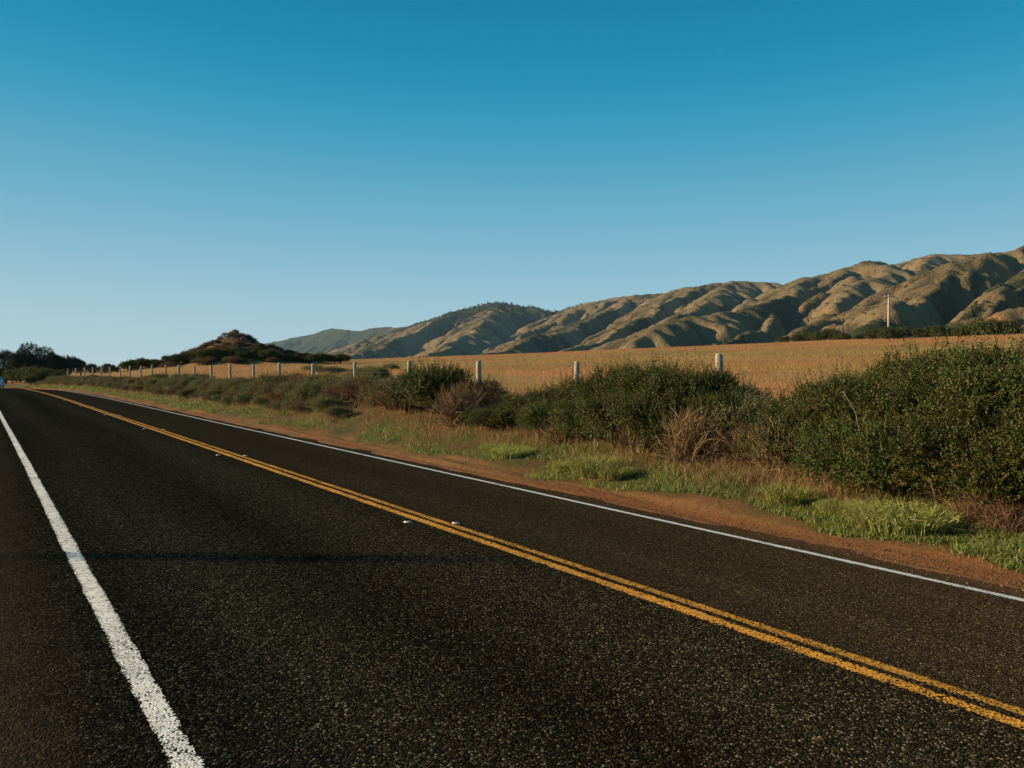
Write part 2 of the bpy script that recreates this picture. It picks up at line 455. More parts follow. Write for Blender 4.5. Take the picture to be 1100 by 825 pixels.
def gz(D, t, rough=True):
    D = np.asarray(D, float); t = np.asarray(t, float)
    z = np.interp(D, CD, CZ)
    slope = np.interp(t, [-200, 140, 500, 3000], [0.050, 0.049, 0.029, 0.022])
    edge = 190 + 14 * (fbm(t * 0.02, t * 0 + 3.1, 4, 2) - 0.5)
    rise = np.where(D > 14.5, slope * (np.minimum(D, edge) - 14.5), 0)
    z = z + rise
    z = z + rp(t) * (1 - sstep(16, 90, D)) * (1 - 0.4 * sstep(40, 400, -D))
    # knoll, steeper on the side away from the sun
    dx = D - KN[0]; dy = t - KN[1]
    a = dx * math.cos(YAW) - dy * math.sin(YAW); b = dx * math.sin(YAW) + dy * math.cos(YAW)
    r = np.sqrt((a / np.where(a < 0, 7.8, 6.6)) ** 2 + (b / 8.5) ** 2 + 0.012)
    z = z + 6.3 * np.exp(-r ** 1.0) * (1 + 0.25 * (fbm(D * 0.35, t * 0.35, 8, 3) - 0.5))
    if rough:
        off = sstep(8.0, 9.0, D)
        z = z + sstep(7.9, 8.2, D) * (1 - sstep(8.9, 9.5, D)) * 0.09 * (fbm(D * 5.0, t * 0.45, 12, 3) - 0.5)
        z = z + off * 0.16 * (fbm(D * 0.9, t * 0.7, 2, 3) - 0.5)
        z = z + sstep(12, 30, D) * 0.5 * (fbm(D * 0.06, t * 0.05, 3, 3) - 0.5)
        z = z + (1 - sstep(-2.5, -0.9, D)) * 0.14 * (fbm(D * 0.8, t * 0.7, 6, 3) - 0.5)
    return z
def W(D, t, up=0.0):
    D = np.asarray(D, float); t = np.asarray(t, float)
    return np.stack([D + bend(t) * bfade(D), t + 0 * D, gz(D, t) + up], -1)
def cam_depth(D, t): return D * math.sin(YAW) + t * math.cos(YAW)
def t_at(u, D):
    """distance along the road where the sight line through photo column u is D metres to the right"""
    return D / math.tan(math.atan((u - 550) / F) + YAW)

# ground sheet -------------------------------------------------------
def spaced(*segs):
    o = []
    for a, b, n in segs: o += list(np.linspace(a, b, n, endpoint=False))
    return np.array(o + [segs[-1][1]])
gD = spaced((-9000, -600, 6), (-600, -60, 9), (-60, -6, 10), (-6, -0.45, 8), (-0.45, 7.9, 7), (7.9, 9.8, 20), (9.8, 14.5, 20),
            (14.5, 60, 60), (60, 240, 60), (240, 1500, 14), (1500, 9000, 6))
gT = spaced((-3000, -60, 8), (-60, 0, 20), (0, 30, 110), (30, 100, 140), (100, 160, 80), (160, 320, 50), (320, 900, 30), (900, 9000, 14))
TT, DD = np.meshgrid(gT, gD, indexing='ij')
P = W(DD, TT)
inroad = (DD > -0.46) & (DD < 7.91)
P[..., 2] -= np.where(inroad, 0.06, 0.0)
kdist = np.hypot((DD - KN[0]) / 13.0, (TT - KN[1]) / 13.0)
ground = link('ground', mesh_data('ground', P.reshape(-1, 3), grid_faces(len(gT), len(gD)), M['ground'], True, {'D': DD.ravel(), 'heath': (1 - sstep(0.55, 1.0, kdist)).ravel()}))
tag(ground, kind='structure')

# road ---------------------------------------------------------------
rT = spaced((-40, 0, 60), (0, 60, 300), (60, 140, 200), (140, 420, 90))
rD = np.array([-0.75, -0.45, 0.0, 0.75, 2.0, 3.2, 4.05, 4.34, 4.63, 5.5, 6.5, 7.42, 7.8, 8.12])
TT, DD = np.meshgrid(rT, rD, indexing='ij')
DD = DD.copy()
DD[:, 0] += 0.22 * (fbm(rT * 1.3, rT * 0 + 1, 31, 3) - 0.5); DD[:, -1] += 0.55 * (fbm(rT * 1.1, rT * 0 + 4, 32, 4) - 0.5)
Z = np.interp(DD, CD, CZ) + rp(TT) + 0.012
Z[:, 0] -= 0.05; Z[:, -1] -= 0.035
P = np.stack([DD + bend(TT), TT, Z], -1)
road = link('road', mesh_data('road', P.reshape(-1, 3), grid_faces(len(rT), len(rD)), M['asphalt'], True, {'D': DD.ravel()}))
tag(road, kind='structure')

def stripe(name, D0, w, mat, seed):
    e = np.array([-1, -0.82, -0.3, 0.3, 0.82, 1])
    T2 = spaced((-30, 0, 60), (0, 60, 600), (60, 140, 240), (140, 380, 60))
    TT, EE = np.meshgrid(T2, e, indexing='ij')
    wob = 0.02 * (fbm(T2 * 0.35, T2 * 0 + seed, 40 + seed, 3) - 0.5)[:, None]
    jag = 0.014 * (vnoise(T2 * 9.0, T2 * 0 + seed, 50 + seed) - 0.5)[:, None] * EE
    DD = D0 + wob + EE * w / 2 + jag
    Z = np.interp(DD, CD, CZ) + rp(TT) + 0.016
    P = np.stack([DD + bend(TT), TT, Z], -1)
    o = link(name, mesh_data(name, P.reshape(-1, 3), grid_faces(len(T2), len(e)), mat, True, {'edge': np.abs(EE).ravel()}))
    return tag(o, kind='structure')
stripe('near_edge_line', 0.75, 0.138, M['white_paint'], 1)
stripe('centre_line_near', 4.250, 0.124, M['yellow_paint'], 2)
stripe('centre_line_far', 4.430, 0.124, M['yellow_paint'], 3)
stripe('far_edge_line', 7.42, 0.125, M['white_paint_far'], 4)

# ------------------------------------------------------------------ hills: ridge lines, then water-carved gullies
def ridge_pt(u, v, D):
    t = t_at(u, D); return (D, t, EYE + (397 - v) / F * cam_depth(D, t))
RIDGES = [
    [(1330, 245, 1500), (1200, 262, 1480), (1074, 272, 1500), (1049, 274, 1480), (1002, 273, 1450), (978, 281, 1500), (960, 286, 1550), (905, 293, 1600), (864, 298, 1500), (845, 304, 1450), (824, 303, 1400), (787, 302, 1350), (754, 306, 1300), (700, 315, 1400), (677, 317, 1420), (635, 325, 1500), (597, 336, 1600), (570, 329, 1500), (543, 325, 1450), (520, 327, 1430), (501, 331, 1400), (459, 347, 1650), (430, 351, 1850), (410, 350, 1900), (383, 354, 1900), (356, 351, 1900), (320, 361, 1800), (280, 369, 1700), (250, 384, 1350), (215, 396, 950)],
    [(501, 331, 1400), (470, 343, 1200), (440, 357, 1000), (395, 373, 750), (341, 388, 520)],
    [(543, 325, 1450), (525, 346, 1130), (495, 366, 800), (455, 382, 540)],
    [(677, 317, 1420), (646, 337, 1050), (616, 349, 870), (585, 360, 720), (547, 369, 620), (494, 384, 500)],
    [(754, 306, 1300), (725, 321, 1050), (700, 338, 850), (660, 358, 650), (600, 380, 480)],
    [(787, 302, 1350), (770, 318, 1000), (748, 336, 760), (715, 356, 580)],
    [(960, 286, 1550), (947, 283, 1300), (929, 279, 1150), (904, 287, 1080), (871, 305, 950), (845, 320, 820), (809, 330, 700), (758, 338, 600), (729, 347, 540), (690, 370, 460)],
    [(845, 320, 820), (835, 335, 680), (815, 355, 530), (800, 372, 440)],
    [(929, 279, 1150), (925, 300, 900), (905, 328, 680), (870, 352, 520), (850, 368, 430)],
    [(1002, 273, 1450), (985, 290, 1150), (960, 310, 900)],
    [(1330, 222, 1150), (1200, 244, 950), (1100, 268, 800), (1064, 282, 720), (1027, 298, 640), (991, 318, 560), (950, 338, 470), (925, 352, 420)],
    [(1330, 212, 1000), (1220, 240, 850), (1150, 268, 700), (1100, 297, 580), (1050, 325, 470), (1005, 347, 400)],
    [(1400, 230, 800), (1250, 262, 640), (1150, 300, 500), (1080, 335, 400)],
]
hD = np.linspace(325, 2080, 380)
ti = np.linspace(0, 1, 700)
hT = 1100 * (np.exp(ti * math.log(1 + 6600 / 1100)) - 1) + 60
nT, nD = len(hT), len(hD)
HT, HD = np.meshgrid(hT, hD, indexing='ij')
wx = HD + 90 * (fbm(HD / 210, HT / 210, 70, 3) - 0.5); wt = HT + 90 * (fbm(HD / 210, HT / 210, 80, 3) - 0.5)
base = gz(HD, HT, False) * 0 + 4.0
H = np.full(HD.shape, -1e3)
for rl in RIDGES:
    pts = [ridge_pt(*q) for q in rl]
    for (d0, t0, z0), (d1, t1, z1) in zip(pts[:-1], pts[1:]):
        ax, ay = d1 - d0, t1 - t0; l2 = ax * ax + ay * ay
        k = np.clip(((wx - d0) * ax + (wt - t0) * ay) / l2, 0, 1)
        dist = np.hypot(wx - d0 - k * ax, wt - t0 - k * ay)
        far = 1 + 0.35 * sstep(2500, 5000, wt)
        hh = z0 + (z1 - z0) * k - 0.34 * far * (np.sqrt(dist ** 2 + 18 ** 2) - 18)
        H = np.maximum(H, hh)
H = np.maximum(H, base - 6 + 0.012 * (HD - 300))
ENV = H.copy()
rel = sstep(8, 60, H)
H += (10 * (fbm(HD / 65, HT / 65, 90, 3) - 0.5) + 3.2 * (0.7 + sstep(500, 1500, HT)) * (fbm(HD / 20, HT / 20, 91, 3) - 0.5)) * rel
DX = hD[1] - hD[0]
dT = np.gradient(hT)[:, None] * np.ones((1, nD))
def diffuse(H, k):
    G = H.copy(); G[1:-1, 1:-1] += k * (H[2:, 1:-1] + H[:-2, 1:-1] + H[1:-1, 2:] + H[1:-1, :-2] - 4 * H[1:-1, 1:-1]); return G
idx = np.arange(nT * nD).reshape(nT, nD)
area = (dT * DX).ravel()
NIT = 17
for it in range(NIT):
    Hp = np.pad(H, 1, mode='edge')
    best = np.zeros(H.shape); rec = idx.copy(); rl_ = np.ones(H.shape)
    for i in (-1, 0, 1):
        for j in (-1, 0, 1):
            if i == 0 and j == 0: continue
            d = np.hypot(i * dT, j * DX)
            s = (H - Hp[1 + i:1 + i + nT, 1 + j:1 + j + nD]) / d
            s[0 if i < 0 else (nT - 1 if i > 0 else slice(0, 0))] = -1
            if j < 0: s[:, 0] = -1
            if j > 0: s[:, -1] = -1
            mk = s > best
            best = np.where(mk, s, best); rec = np.where(mk, idx + i * nD + j, rec); rl_ = np.where(mk, d, rl_)
    order = np.argsort(-H.ravel(), kind='stable').tolist()
    recl = rec.ravel().tolist(); A = area.tolist()
    for c in order:
        r_ = recl[c]
        if r_ != c: A[r_] += A[c]
    acc = np.array(A)
    Fk = (0.15 * np.sqrt(acc) / rl_.ravel()).tolist()
    h = H.ravel().tolist()
    for c in reversed(order):
        r_ = recl[c]
        if r_ != c and h[r_] < h[c]:
            f_ = Fk[c]; h[c] = (h[c] + f_ * h[r_]) / (1 + f_)
    H = np.array(h).reshape(H.shape)
    H = diffuse(H, 0.02)
    if it < NIT - 3: H = H + 0.055 * (ENV - H) * rel + 0.3 * rel      # the land keeps rising while it is carved
acc = acc.reshape(H.shape)
H = diffuse(H, 0.1)
H += 1.2 * (fbm(HD / 28, HT / 28, 95, 3) - 0.5) * sstep(10, 40, H)
# sink all borders under the plain
bord = sstep(325, 395, HD)
H = H * bord + (1 - bord) * (-25)
la = np.log10(acc)
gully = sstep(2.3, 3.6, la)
gT_, gD_ = np.gradient(H, hT, hD)
nz = 1 / np.sqrt(1 + gT_ ** 2 + gD_ ** 2)
# damp, sheltered slopes that face away from the afternoon sun carry scrub
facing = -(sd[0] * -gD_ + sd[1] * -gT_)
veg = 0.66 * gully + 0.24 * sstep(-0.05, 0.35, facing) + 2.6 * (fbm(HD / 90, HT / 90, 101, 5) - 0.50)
peak = 1.2 * np.exp(-(((HT - 2420) / 520) ** 2 + ((HD - 1430) / 260) ** 2)) + 1.5 * np.exp(-(((HT - 4700) / 1500) ** 2 + ((HD - 1850) / 420) ** 2))
veg = veg + 0.75 * peak
sdst = np.minimum(np.hypot((HD - 545) / 60, (HT - 250) / 22), np.hypot((HD - 455) / 24, (HT - 236) / 16))
soil = 0.68 * np.exp(-sdst ** 2) + 0.62 * sstep(0.5, 0.85, np.hypot(gT_, gD_)) * sstep(0.60, 0.72, fbm(HD / 70, HT / 70, 120, 3)) * (1 - sstep(1200, 2000, HT))
hx = HD; P = np.stack([hx, HT, H], -1)
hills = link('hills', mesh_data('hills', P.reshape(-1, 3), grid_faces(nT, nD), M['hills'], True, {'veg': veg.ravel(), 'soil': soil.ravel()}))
tag(hills, kind='structure')

def hill_z(D, t):
    fi = np.interp(t, hT, np.arange(nT)); fj = np.interp(D, hD, np.arange(nD))
    i = np.clip(fi.astype(int), 0, nT - 2); j = np.clip(fj.astype(int), 0, nD - 2); a = fi - i; b = fj - j
    def bl(X): return (X[i, j] * (1 - b) + X[i, j + 1] * b) * (1 - a) + (X[i + 1, j] * (1 - b) + X[i + 1, j + 1] * b) * a
    return bl(H), bl(veg)

# ------------------------------------------------------------------ foliage builders
def rand_dir(n, g=rng):
    return norm(g.normal(size=(n, 3)))

def leaves_from(p, axis, nrm, ln, wd, fold=0.25):
    """rhombic leaves, two triangles folded along the midrib"""
    side = norm(np.cross(axis, nrm)); nn = np.cross(side, axis)
    tip = p + axis * ln[:, None]
    mid = p + axis * (ln * 0.48)[:, None] + nn * (wd * fold)[:, None]
    a = mid + side * (wd * 0.5)[:, None]; b = mid - side * (wd * 0.5)[:, None]
    n = len(p)
    v = np.stack([p, a, tip, b], 1).reshape(-1, 3)
    q = np.arange(n)[:, None] * 4
    f = np.concatenate([q + np.array([[0, 1, 2]]), q + np.array([[0, 2, 3]])], 1).reshape(-1, 3)
    return v, f

def shoots(lobes, ns, K, slen, ll, lw, cols, g, up=0.35, inner=0.25, zmin=0.02):
    """leafy shoots that grow out of the skin (and some from the inside) of a set of ellipsoid lobes"""
    w = np.array([l[1][0] * l[1][2] + l[1][0] * l[1][1] for l in lobes]); w = w / w.sum()
    pick = g.choice(len(lobes), ns, p=w)
    C = np.array([l[0] for l in lobes])[pick]; Rd = np.array([l[1] for l in lobes])[pick]
    d = rand_dir(ns, g); d[:, 2] = np.where(d[:, 2] < -0.35, -d[:, 2], d[:, 2])
    rr = np.where(g.random(ns) < inner, g.uniform(0.45, 0.85, ns), g.uniform(0.82, 1.0, ns))
    p = C + d * Rd * rr[:, None]
    keep = p[:, 2] > zmin
    p, d = p[keep], d[keep]; n = len(p)
    sdir = norm(d * 0.8 + rand_dir(n, g) * 0.6 + np.array([0, 0, up]))
    sl = g.uniform(*slen, n)
    vs, tint = [], []
    k = (np.arange(K) + 0.5) / K
    e1 = norm(np.cross(sdir, rand_dir(n, g))); e2 = np.cross(sdir, e1)
    ph = g.uniform(0, 6.28, n)
    cidx = g.integers(0, len(cols), n); cs = np.array(cols)[cidx] * g.uniform(0.7, 1.3, (n, 1))
    ps, axs, nrs, cc, lls = [], [], [], [], []
    for i in range(K):
        an = ph + i * 2.4
        rad = np.cos(an)[:, None] * e1 + np.sin(an)[:, None] * e2
        ax = norm(rad * 0.8 + sdir * (0.45 + 0.6 * k[i]) + g.normal(scale=0.2, size=(n, 3)))
        nr = norm(sdir * 0.7 - rad * 0.4 + np.array([0, 0, 0.5]) + g.normal(scale=0.35, size=(n, 3)))
        ps.append(p + sdir * (sl * k[i])[:, None]); axs.append(ax); nrs.append(nr)
        cc.append(cs * g.uniform(0.8, 1.25, (n, 1))); lls.append(np.full(n, 1.0 - 0.35 * k[i]))
    ps, axs, nrs, cc = map(np.concatenate, (ps, axs, nrs, cc)); lls = np.concatenate(lls) * g.uniform(0.7, 1.2, n * K)
    v, f = leaves_from(ps, axs, nrs, ll * lls, lw * lls)
    return v, f, np.repeat(cc, 4, 0)

def lobes_for(rx, ry, h, n, g, low=0.15):
    out = [((0, 0, h * 0.42), (rx * 0.72, ry * 0.72, h * 0.45))]
    for i in range(n):
        a = g.uniform(0, 6.28); q = g.uniform(0.35, 0.8)
        rz = g.uniform(0.16, 0.30) * h
        zc = g.uniform(low, 0.80 - 0.30 * q) * h + rz * 0.3
        r_ = g.uniform(0.24, 0.42)
        out.append(((rx * q * math.cos(a), ry * q * math.sin(a), zc), (rx * r_, ry * r_, rz)))
    return out

def stem_mesh(name, h, spread, n, r0, mat, g):
    mb = MB()
    for i in range(n):
        a = g.uniform(0, 6.28); q = g.uniform(0.2, 1.0) * spread
        top = np.array([q * math.cos(a), q * math.sin(a), h * g.uniform(0.55, 0.85)])
        k = np.linspace(0, 1, 5)[:, None]
        pts = np.array([[0.06 * math.cos(a), 0.06 * math.sin(a), -0.06]]) * (1 - k) + top * k
        pts[:, 2] += 0.12 * h * np.sin(k[:, 0] * 3.1); pts[1:4] += g.normal(scale=0.03 * h, size=(3, 3))
        mb.tube(pts, np.linspace(r0, r0 * 0.25, 5), 5)
    return mb.data(name, mat, True)

def shrub_proto(rx, ry, h, nl, ns, K, slen, ll, lw, cols, leafmat, seed, up=0.35):
    g = np.random.default_rng(seed)
    lob = lobes_for(rx, ry, h, nl, g)
    v, f, c = shoots(lob, ns, K, slen, ll, lw, cols, g, up)
    v2, f2, c2 = shoots(lob, ns // 9, K + 8, (slen[1] * 0.9, slen[1] * 2.3), ll, lw, cols, g, up + 0.5, 0.0, h * 0.35)
    v, f, c = np.vstack([v, v2]), np.vstack([f, f2 + len(v)]), np.vstack([c, c2])
    return (mesh_data('foliage', v, f, leafmat, False, None, c), stem_mesh('stem', h, rx * 0.6, 6, 0.022 * h, M['bark'], g))

def twig_cloud(h, rx, n, g, cols, thick=0.005, kids=5, curve=0.25):
    """dry twiggy bush: curved stems with side twigs, thin three-sided ribbons"""
    V, Fc, Cc = [], [], []; base = 0
    def ribbons(p0, dirs, ln, th, cc, seg=4):
        nonlocal base
        m = len(p0); side = norm(np.cross(dirs, rand_dir(m, g))); k = np.linspace(0, 1, seg + 1)
        sag = rand_dir(m, g) * curve
        rows = []
        for kk in k:
            ctr = p0 + dirs * (ln * kk)[:, None] + sag * (ln * kk * kk)[:, None]
            wd = (th * (1 - 0.8 * kk))[:, None]
            rows.append(np.stack([ctr - side * wd, ctr + side * wd], 1))
        v = np.stack(rows, 1).reshape(m, -1, 3)
        for s in range(seg):
            q = base + np.arange(m)[:, None] * (2 * seg + 2) + 2 * s
            Fc.append(np.concatenate([q + np.array([[0, 1, 3]]), q + np.array([[0, 3, 2]])], 1).reshape(-1, 3))
        V.append(v.reshape(-1, 3)); Cc.append(np.repeat(cc, 2 * seg + 2, 0)); base += m * (2 * seg + 2)
        return p0, dirs, sag
    a = g.uniform(0, 6.28, n); tilt = np.abs(g.normal(scale=0.55, size=n)); tilt = np.clip(tilt, 0, 1.25)
    dirs = np.stack([np.cos(a) * np.sin(tilt) * rx / h * 1.4, np.sin(a) * np.sin(tilt) * rx / h * 1.4, np.cos(tilt)], 1); dirs = norm(dirs)
    p0 = np.stack([g.normal(scale=0.16 * rx, size=n), g.normal(scale=0.16 * rx, size=n), np.zeros(n)], 1)
    ln = h * g.uniform(0.6, 1.1, n); cl = np.array(cols)
    ribbons(p0, dirs, ln, np.full(n, thick * 1.4), cl[g.integers(0, len(cl), n)] * g.uniform(0.7, 1.25, (n, 1)))
    m = n * kids; src = np.repeat(np.arange(n), kids); kk = g.uniform(0.3, 0.95, m)
    pp = p0[src] + dirs[src] * (ln[src] * kk)[:, None]
    dd = norm(dirs[src] + rand_dir(m, g) * 0.8)
    ribbons(pp, dd, h * g.uniform(0.12, 0.35, m), np.full(m, thick * 0.8), cl[g.integers(0, len(cl), m)] * g.uniform(0.7, 1.3, (m, 1)), 2)
    return np.concatenate(V), np.concatenate(Fc), np.concatenate(Cc)

def blades(p, hgt, wid, lean, cols, g, dirs=None):
    """grass blades: tapering, bent, three triangles each"""
    n = len(p)
    a = g.uniform(0, 6.28, n); side = np.stack([np.cos(a), np.sin(a), np.zeros(n)], 1)
    la = g.uniform(0, 6.28, n); ld = np.stack([np.cos(la), np.sin(la), np.zeros(n)], 1) if dirs is None else dirs
    le = (lean * g.uniform(0.2, 1.0, n) * hgt)[:, None]
    up = np.array([0, 0, 1.0])
    w = (wid / 2)[:, None]; h_ = hgt[:, None]
    m1 = p + up * h_ * 0.55 + ld * le * 0.35
    tip = p + up * h_ * np.sqrt(np.clip(1 - (lean * 0.5) ** 2, 0.1, 1)) + ld * le
    v = np.stack([p - side * w, p + side * w, m1 - side * w * 0.8, m1 + side * w * 0.8, tip], 1).reshape(-1, 3)
    q = np.arange(n)[:, None] * 5
    f = np.concatenate([q + np.array([[0, 1, 3]]), q + np.array([[0, 3, 2]]), q + np.array([[2, 3, 4]])], 1).reshape(-1, 3)
    return v, f, np.repeat(cols, 5, 0)

# ------------------------------------------------------------------ shrub prototypes
GREEN = [(0.060, 0.073, 0.011), (0.082, 0.094, 0.016), (0.038, 0.050, 0.009), (0.095, 0.105, 0.024), (0.05, 0.066, 0.011), (0.07, 0.085, 0.018), (0.13, 0.085, 0.032)]
OLIVE = [(0.155, 0.145, 0.052), (0.115, 0.118, 0.042), (0.21, 0.175, 0.075), (0.085, 0.095, 0.034)]
DRY = [(0.24, 0.15, 0.075), (0.17, 0.10, 0.05), (0.31, 0.20, 0.10), (0.12, 0.07, 0.04)]
RUST = [(0.17, 0.09, 0.042), (0.12, 0.07, 0.035), (0.21, 0.12, 0.058), (0.09, 0.065, 0.03)]
big = [shrub_proto(1.10, 1.0, 1.7, 16, 2600, 13, (0.10, 0.30), 0.058, 0.032, GREEN, M['leaf_glossy'], 100 + i) for i in range(3)]
low = [shrub_proto(0.75, 0.75, 0.8, 12, 1100, 12, (0.07, 0.20), 0.050, 0.020, OLIVE, M['leaf_matt'], 200 + i, 0.6) for i in range(3)]
rust = [shrub_proto(0.75, 0.75, 0.8, 12, 800, 12, (0.07, 0.20), 0.055, 0.020, RUST, M['leaf_matt'], 260 + i, 0.6) for i in range(2)]
far_ = [shrub_proto(1.1, 1.1, 1.5, 16, 900, 9, (0.12, 0.3), 0.13, 0.08, GREEN, M['leaf_matt'], 300 + i) for i in range(2)]
def dry_proto(seed, h=1.0, rx=0.7, n=420):
    g = np.random.default_rng(seed)
    v, f, c = twig_cloud(h, rx, n, g, DRY)
    return (mesh_data('twigs', v, f, M['twig'], False, None, c), stem_mesh('stem', h, rx * 0.5, 5, 0.014, M['bark'], g))
dry = [dry_proto(400), dry_proto(401, 0.8, 0.8, 380)]

def shrub(name, proto, D, t, sc, label, group, cat='shrub', leafname='foliage', sink=0.04):
    w = W(D, t)
    o = empty(name, (w[0], w[1], w[2] - sink), random.uniform(0, 6.28), sc)
    link(leafname, proto[0], o); link('stem', proto[1], o)
    return tag(o, label, cat, group)

# thicket at the right: tall glossy shrubs
RL = 'tall glossy dark green shrub in the dense thicket hiding the fence, near the dry stalks'
RG = 'tall glossy shrubs of the dense thicket'
for k, (u, D, h) in enumerate([(838, 11.1, 0.85), (872, 11.3, 1.05), (925, 11.2, 1.32), (985, 11.2, 1.45), (1050, 11.0, 1.62), (1115, 11.0, 1.62), (1190, 11.0, 1.6), (1270, 11.0, 1.5),
                               (905, 12.4, 1.05), (960, 12.4, 1.25), (1005, 12.35, 1.5), (1035, 12.3, 1.42), (1085, 12.3, 1.58), (1150, 12.3, 1.45),
                               (900, 10.3, 0.95), (955, 10.2, 1.1), (1015, 10.15, 1.25), (1075, 10.1, 1.35), (1145, 10.1, 1.4), (1230, 10.1, 1.3)]):
    s = h / 1.7; ws = max(s, 0.72)
    lab = RL if 10.5 < D < 12 else ('glossy shrub at the back of the dense thicket, up against the wire fence' if D > 12 else 'lower glossy shrub at the front of the dense thicket, right behind the grass tufts')
    shrub('glossy_shrub', big[k % 3], D, t_at(u, D), (ws, ws, s), lab, RG if 10.5 < D < 12 else ('back row of the dense thicket' if D > 12 else 'front row of the dense thicket'))
# middle thicket in front of two fence posts
ML = 'glossy dark green shrub in the long thicket below two pale fence posts'
MG = 'glossy shrubs of the long middle thicket'
for k, (u, D, h) in enumerate([(528, 11.0, 0.6), (560, 11.3, 0.85), (598, 11.5, 1.08), (632, 11.6, 1.25), (668, 11.7, 1.42), (702, 11.7, 1.5), (738, 11.6, 1.45), (772, 11.3, 1.0),
                               (585, 10.8, 0.9), (625, 10.75, 1.0), (665, 10.7, 1.1), (705, 10.7, 1.2)]):
    s = h / 1.7; ws = max(s, 0.7)
    fr = D < 11
    shrub('glossy_shrub', big[(k + 1) % 3], D, t_at(u, D), (ws, ws, s), 'lower glossy shrub along the front of the long thicket, behind the pale sapling' if fr else ML, 'front row of the long thicket' if fr else MG)
for k, (u, D, h) in enumerate([(440, 11.4, 1.30), (468, 11.5, 1.6)]):
    s = h / 1.7
    shrub('glossy_shrub', big[k], D, t_at(u, D), (s, s, s), 'rounded green shrub standing alone above the low olive scrub by the fence', 'rounded green shrubs among the low scrub')
# dry twiggy bushes
for k, (u, D, h, lab) in enumerate([(742, 10.55, 0.9, 'dry brown twiggy bush at the end of the long thicket, above green grass'),
                                    (764, 10.9, 0.85, 'tall dry bush of tangled bare twigs between the two thickets'),
                                    (492, 11.0, 1.05, 'dry brown bush beside the rounded green shrubs'),
                                    (812, 11.0, 0.85, 'pale olive dry bush in the gap between the two thickets'),
                                    (838, 10.7, 0.8, 'small dry bush in front of the dense thicket'),
                                    (955, 10.5, 0.9, 'thin dead bush caught inside the dense thicket near its lower end'),
                                    (1060, 10.2, 0.95, 'dead twiggy bush showing through the dense thicket above the dry stalks'),
                                    (605, 10.7, 0.75, 'dead bush showing through the foot of the long thicket'),
                                    (690, 10.6, 0.8, 'dead twigs between the long thicket and the tall dry bush'),
                                    (1085, 9.75, 0.55, 'low clump of dry stalks at the foot of the dense thicket'),
                                    (1050, 9.8, 0.40, 'low mat of dead grey stalks beside the tall green tuft')]):
    shrub('dry_bush', dry[k % 2], D, t_at(u, D), (h * 1.1, h * 1.1, h), lab, None, 'bush', 'twigs')
for k, (u, D, h) in enumerate([(802, 11.4, 0.85), (828, 11.6, 0.92), (848, 10.9, 0.8), (790, 12.2, 0.85)]):
    s = h / 0.8
    shrub('olive_shrub', low[k % 3], D, t_at(u, D), s, 'olive brown shrub filling the gap between the two thickets', 'olive shrubs in the gap between thickets')

# low olive scrub along the bank further off
sg = np.random.default_rng(77)
k = 0
for t in np.arange(20.5, 128, 1.35):
    for D0 in (10.5, 11.6, 12.4):
        if t > 75 and D0 == 12.4: continue
        D = D0 + sg.uniform(-0.35, 0.35); tt = t + sg.uniform(-0.6, 0.6)
        if D < 11 and tt < 28 and sg.random() < 0.5: continue
        h = sg.uniform(0.5, 0.8) * (1.0 if D0 > 11 else 0.72) * (1.15 if t < 40 else 1.0)
        s = h / 0.8
        if sg.random() < 0.72:
            shrub('olive_shrub', low[k % 3], D, tt, (s * 1.2, s * 1.2, s), 'low olive scrub bush on the bank below the far fence posts', 'low olive scrub along the bank')
        else:
            shrub('rusty_shrub', rust[k % 2], D, tt, (s * 1.2, s * 1.2, s), 'low rusty brown scrub bush on the bank among the olive scrub', 'rusty scrub along the bank')
        k += 1

# knoll scrub and rocks
for k in range(240):
    a = sg.uniform(0, 6.28); r_ = math.sqrt(sg.random())
    ax = r_ * 12.5 * math.cos(a); b = r_ * 11 * math.sin(a) - 3
    D = KN[0] + ax * math.cos(YAW) + b * math.sin(YAW); t = KN[1] - ax * math.sin(YAW) + b * math.cos(YAW)
    s = sg.uniform(0.5, 0.95)
    if -3.5 < ax < 4.0 and -5 < b < 3: s *= 0.45
    if sg.random() < 0.22:
        shrub('knoll_shrub', far_[k % 2], D, t, (s * 0.8, s * 0.8, s * 0.5), 'dark green scrub bush growing on the rocky knoll', 'green scrub on the knoll')
    else:
        shrub('knoll_shrub', rust[k % 2], D, t, (s * 1.4, s * 1.4, s * 1.1), 'rusty brown scrub bush growing on the rocky knoll', 'brown scrub on the knoll')
for k in range(60):
    a = sg.uniform(0, 6.28); r_ = 6.0 * math.sqrt(sg.random())
    ax = r_ * math.cos(a); b = r_ * math.sin(a) - 2
    D = KN[0] + ax * math.cos(YAW) + b * math.sin(YAW); t = KN[1] - ax * math.sin(YAW) + b * math.cos(YAW)
    s = sg.uniform(0.45, 0.8)
    shrub('knoll_shrub', rust[k % 2], D, t, (s * 1.3, s * 1.3, s), 'small rusty tuft of scrub between the summit rocks of the knoll', 'scrub between the summit rocks')
# dark hedge of scrub at the knoll's foot, running right
for k in range(26):
    ax = -13 + k * 1.15 + sg.uniform(-0.4, 0.4); b = -9.5 + 0.06 * ax + sg.uniform(-1.2, 1.2)
    D = KN[0] + ax * math.cos(YAW) + b * math.sin(YAW); t = KN[1] - ax * math.sin(YAW) + b * math.cos(YAW)
    s = sg.uniform(0.8, 1.25)
    shrub('knoll_shrub', far_[k % 2], D, t, (s, s, s * 0.8), 'dark scrub bush in the row along the foot of the knoll', 'row of scrub below the knoll')

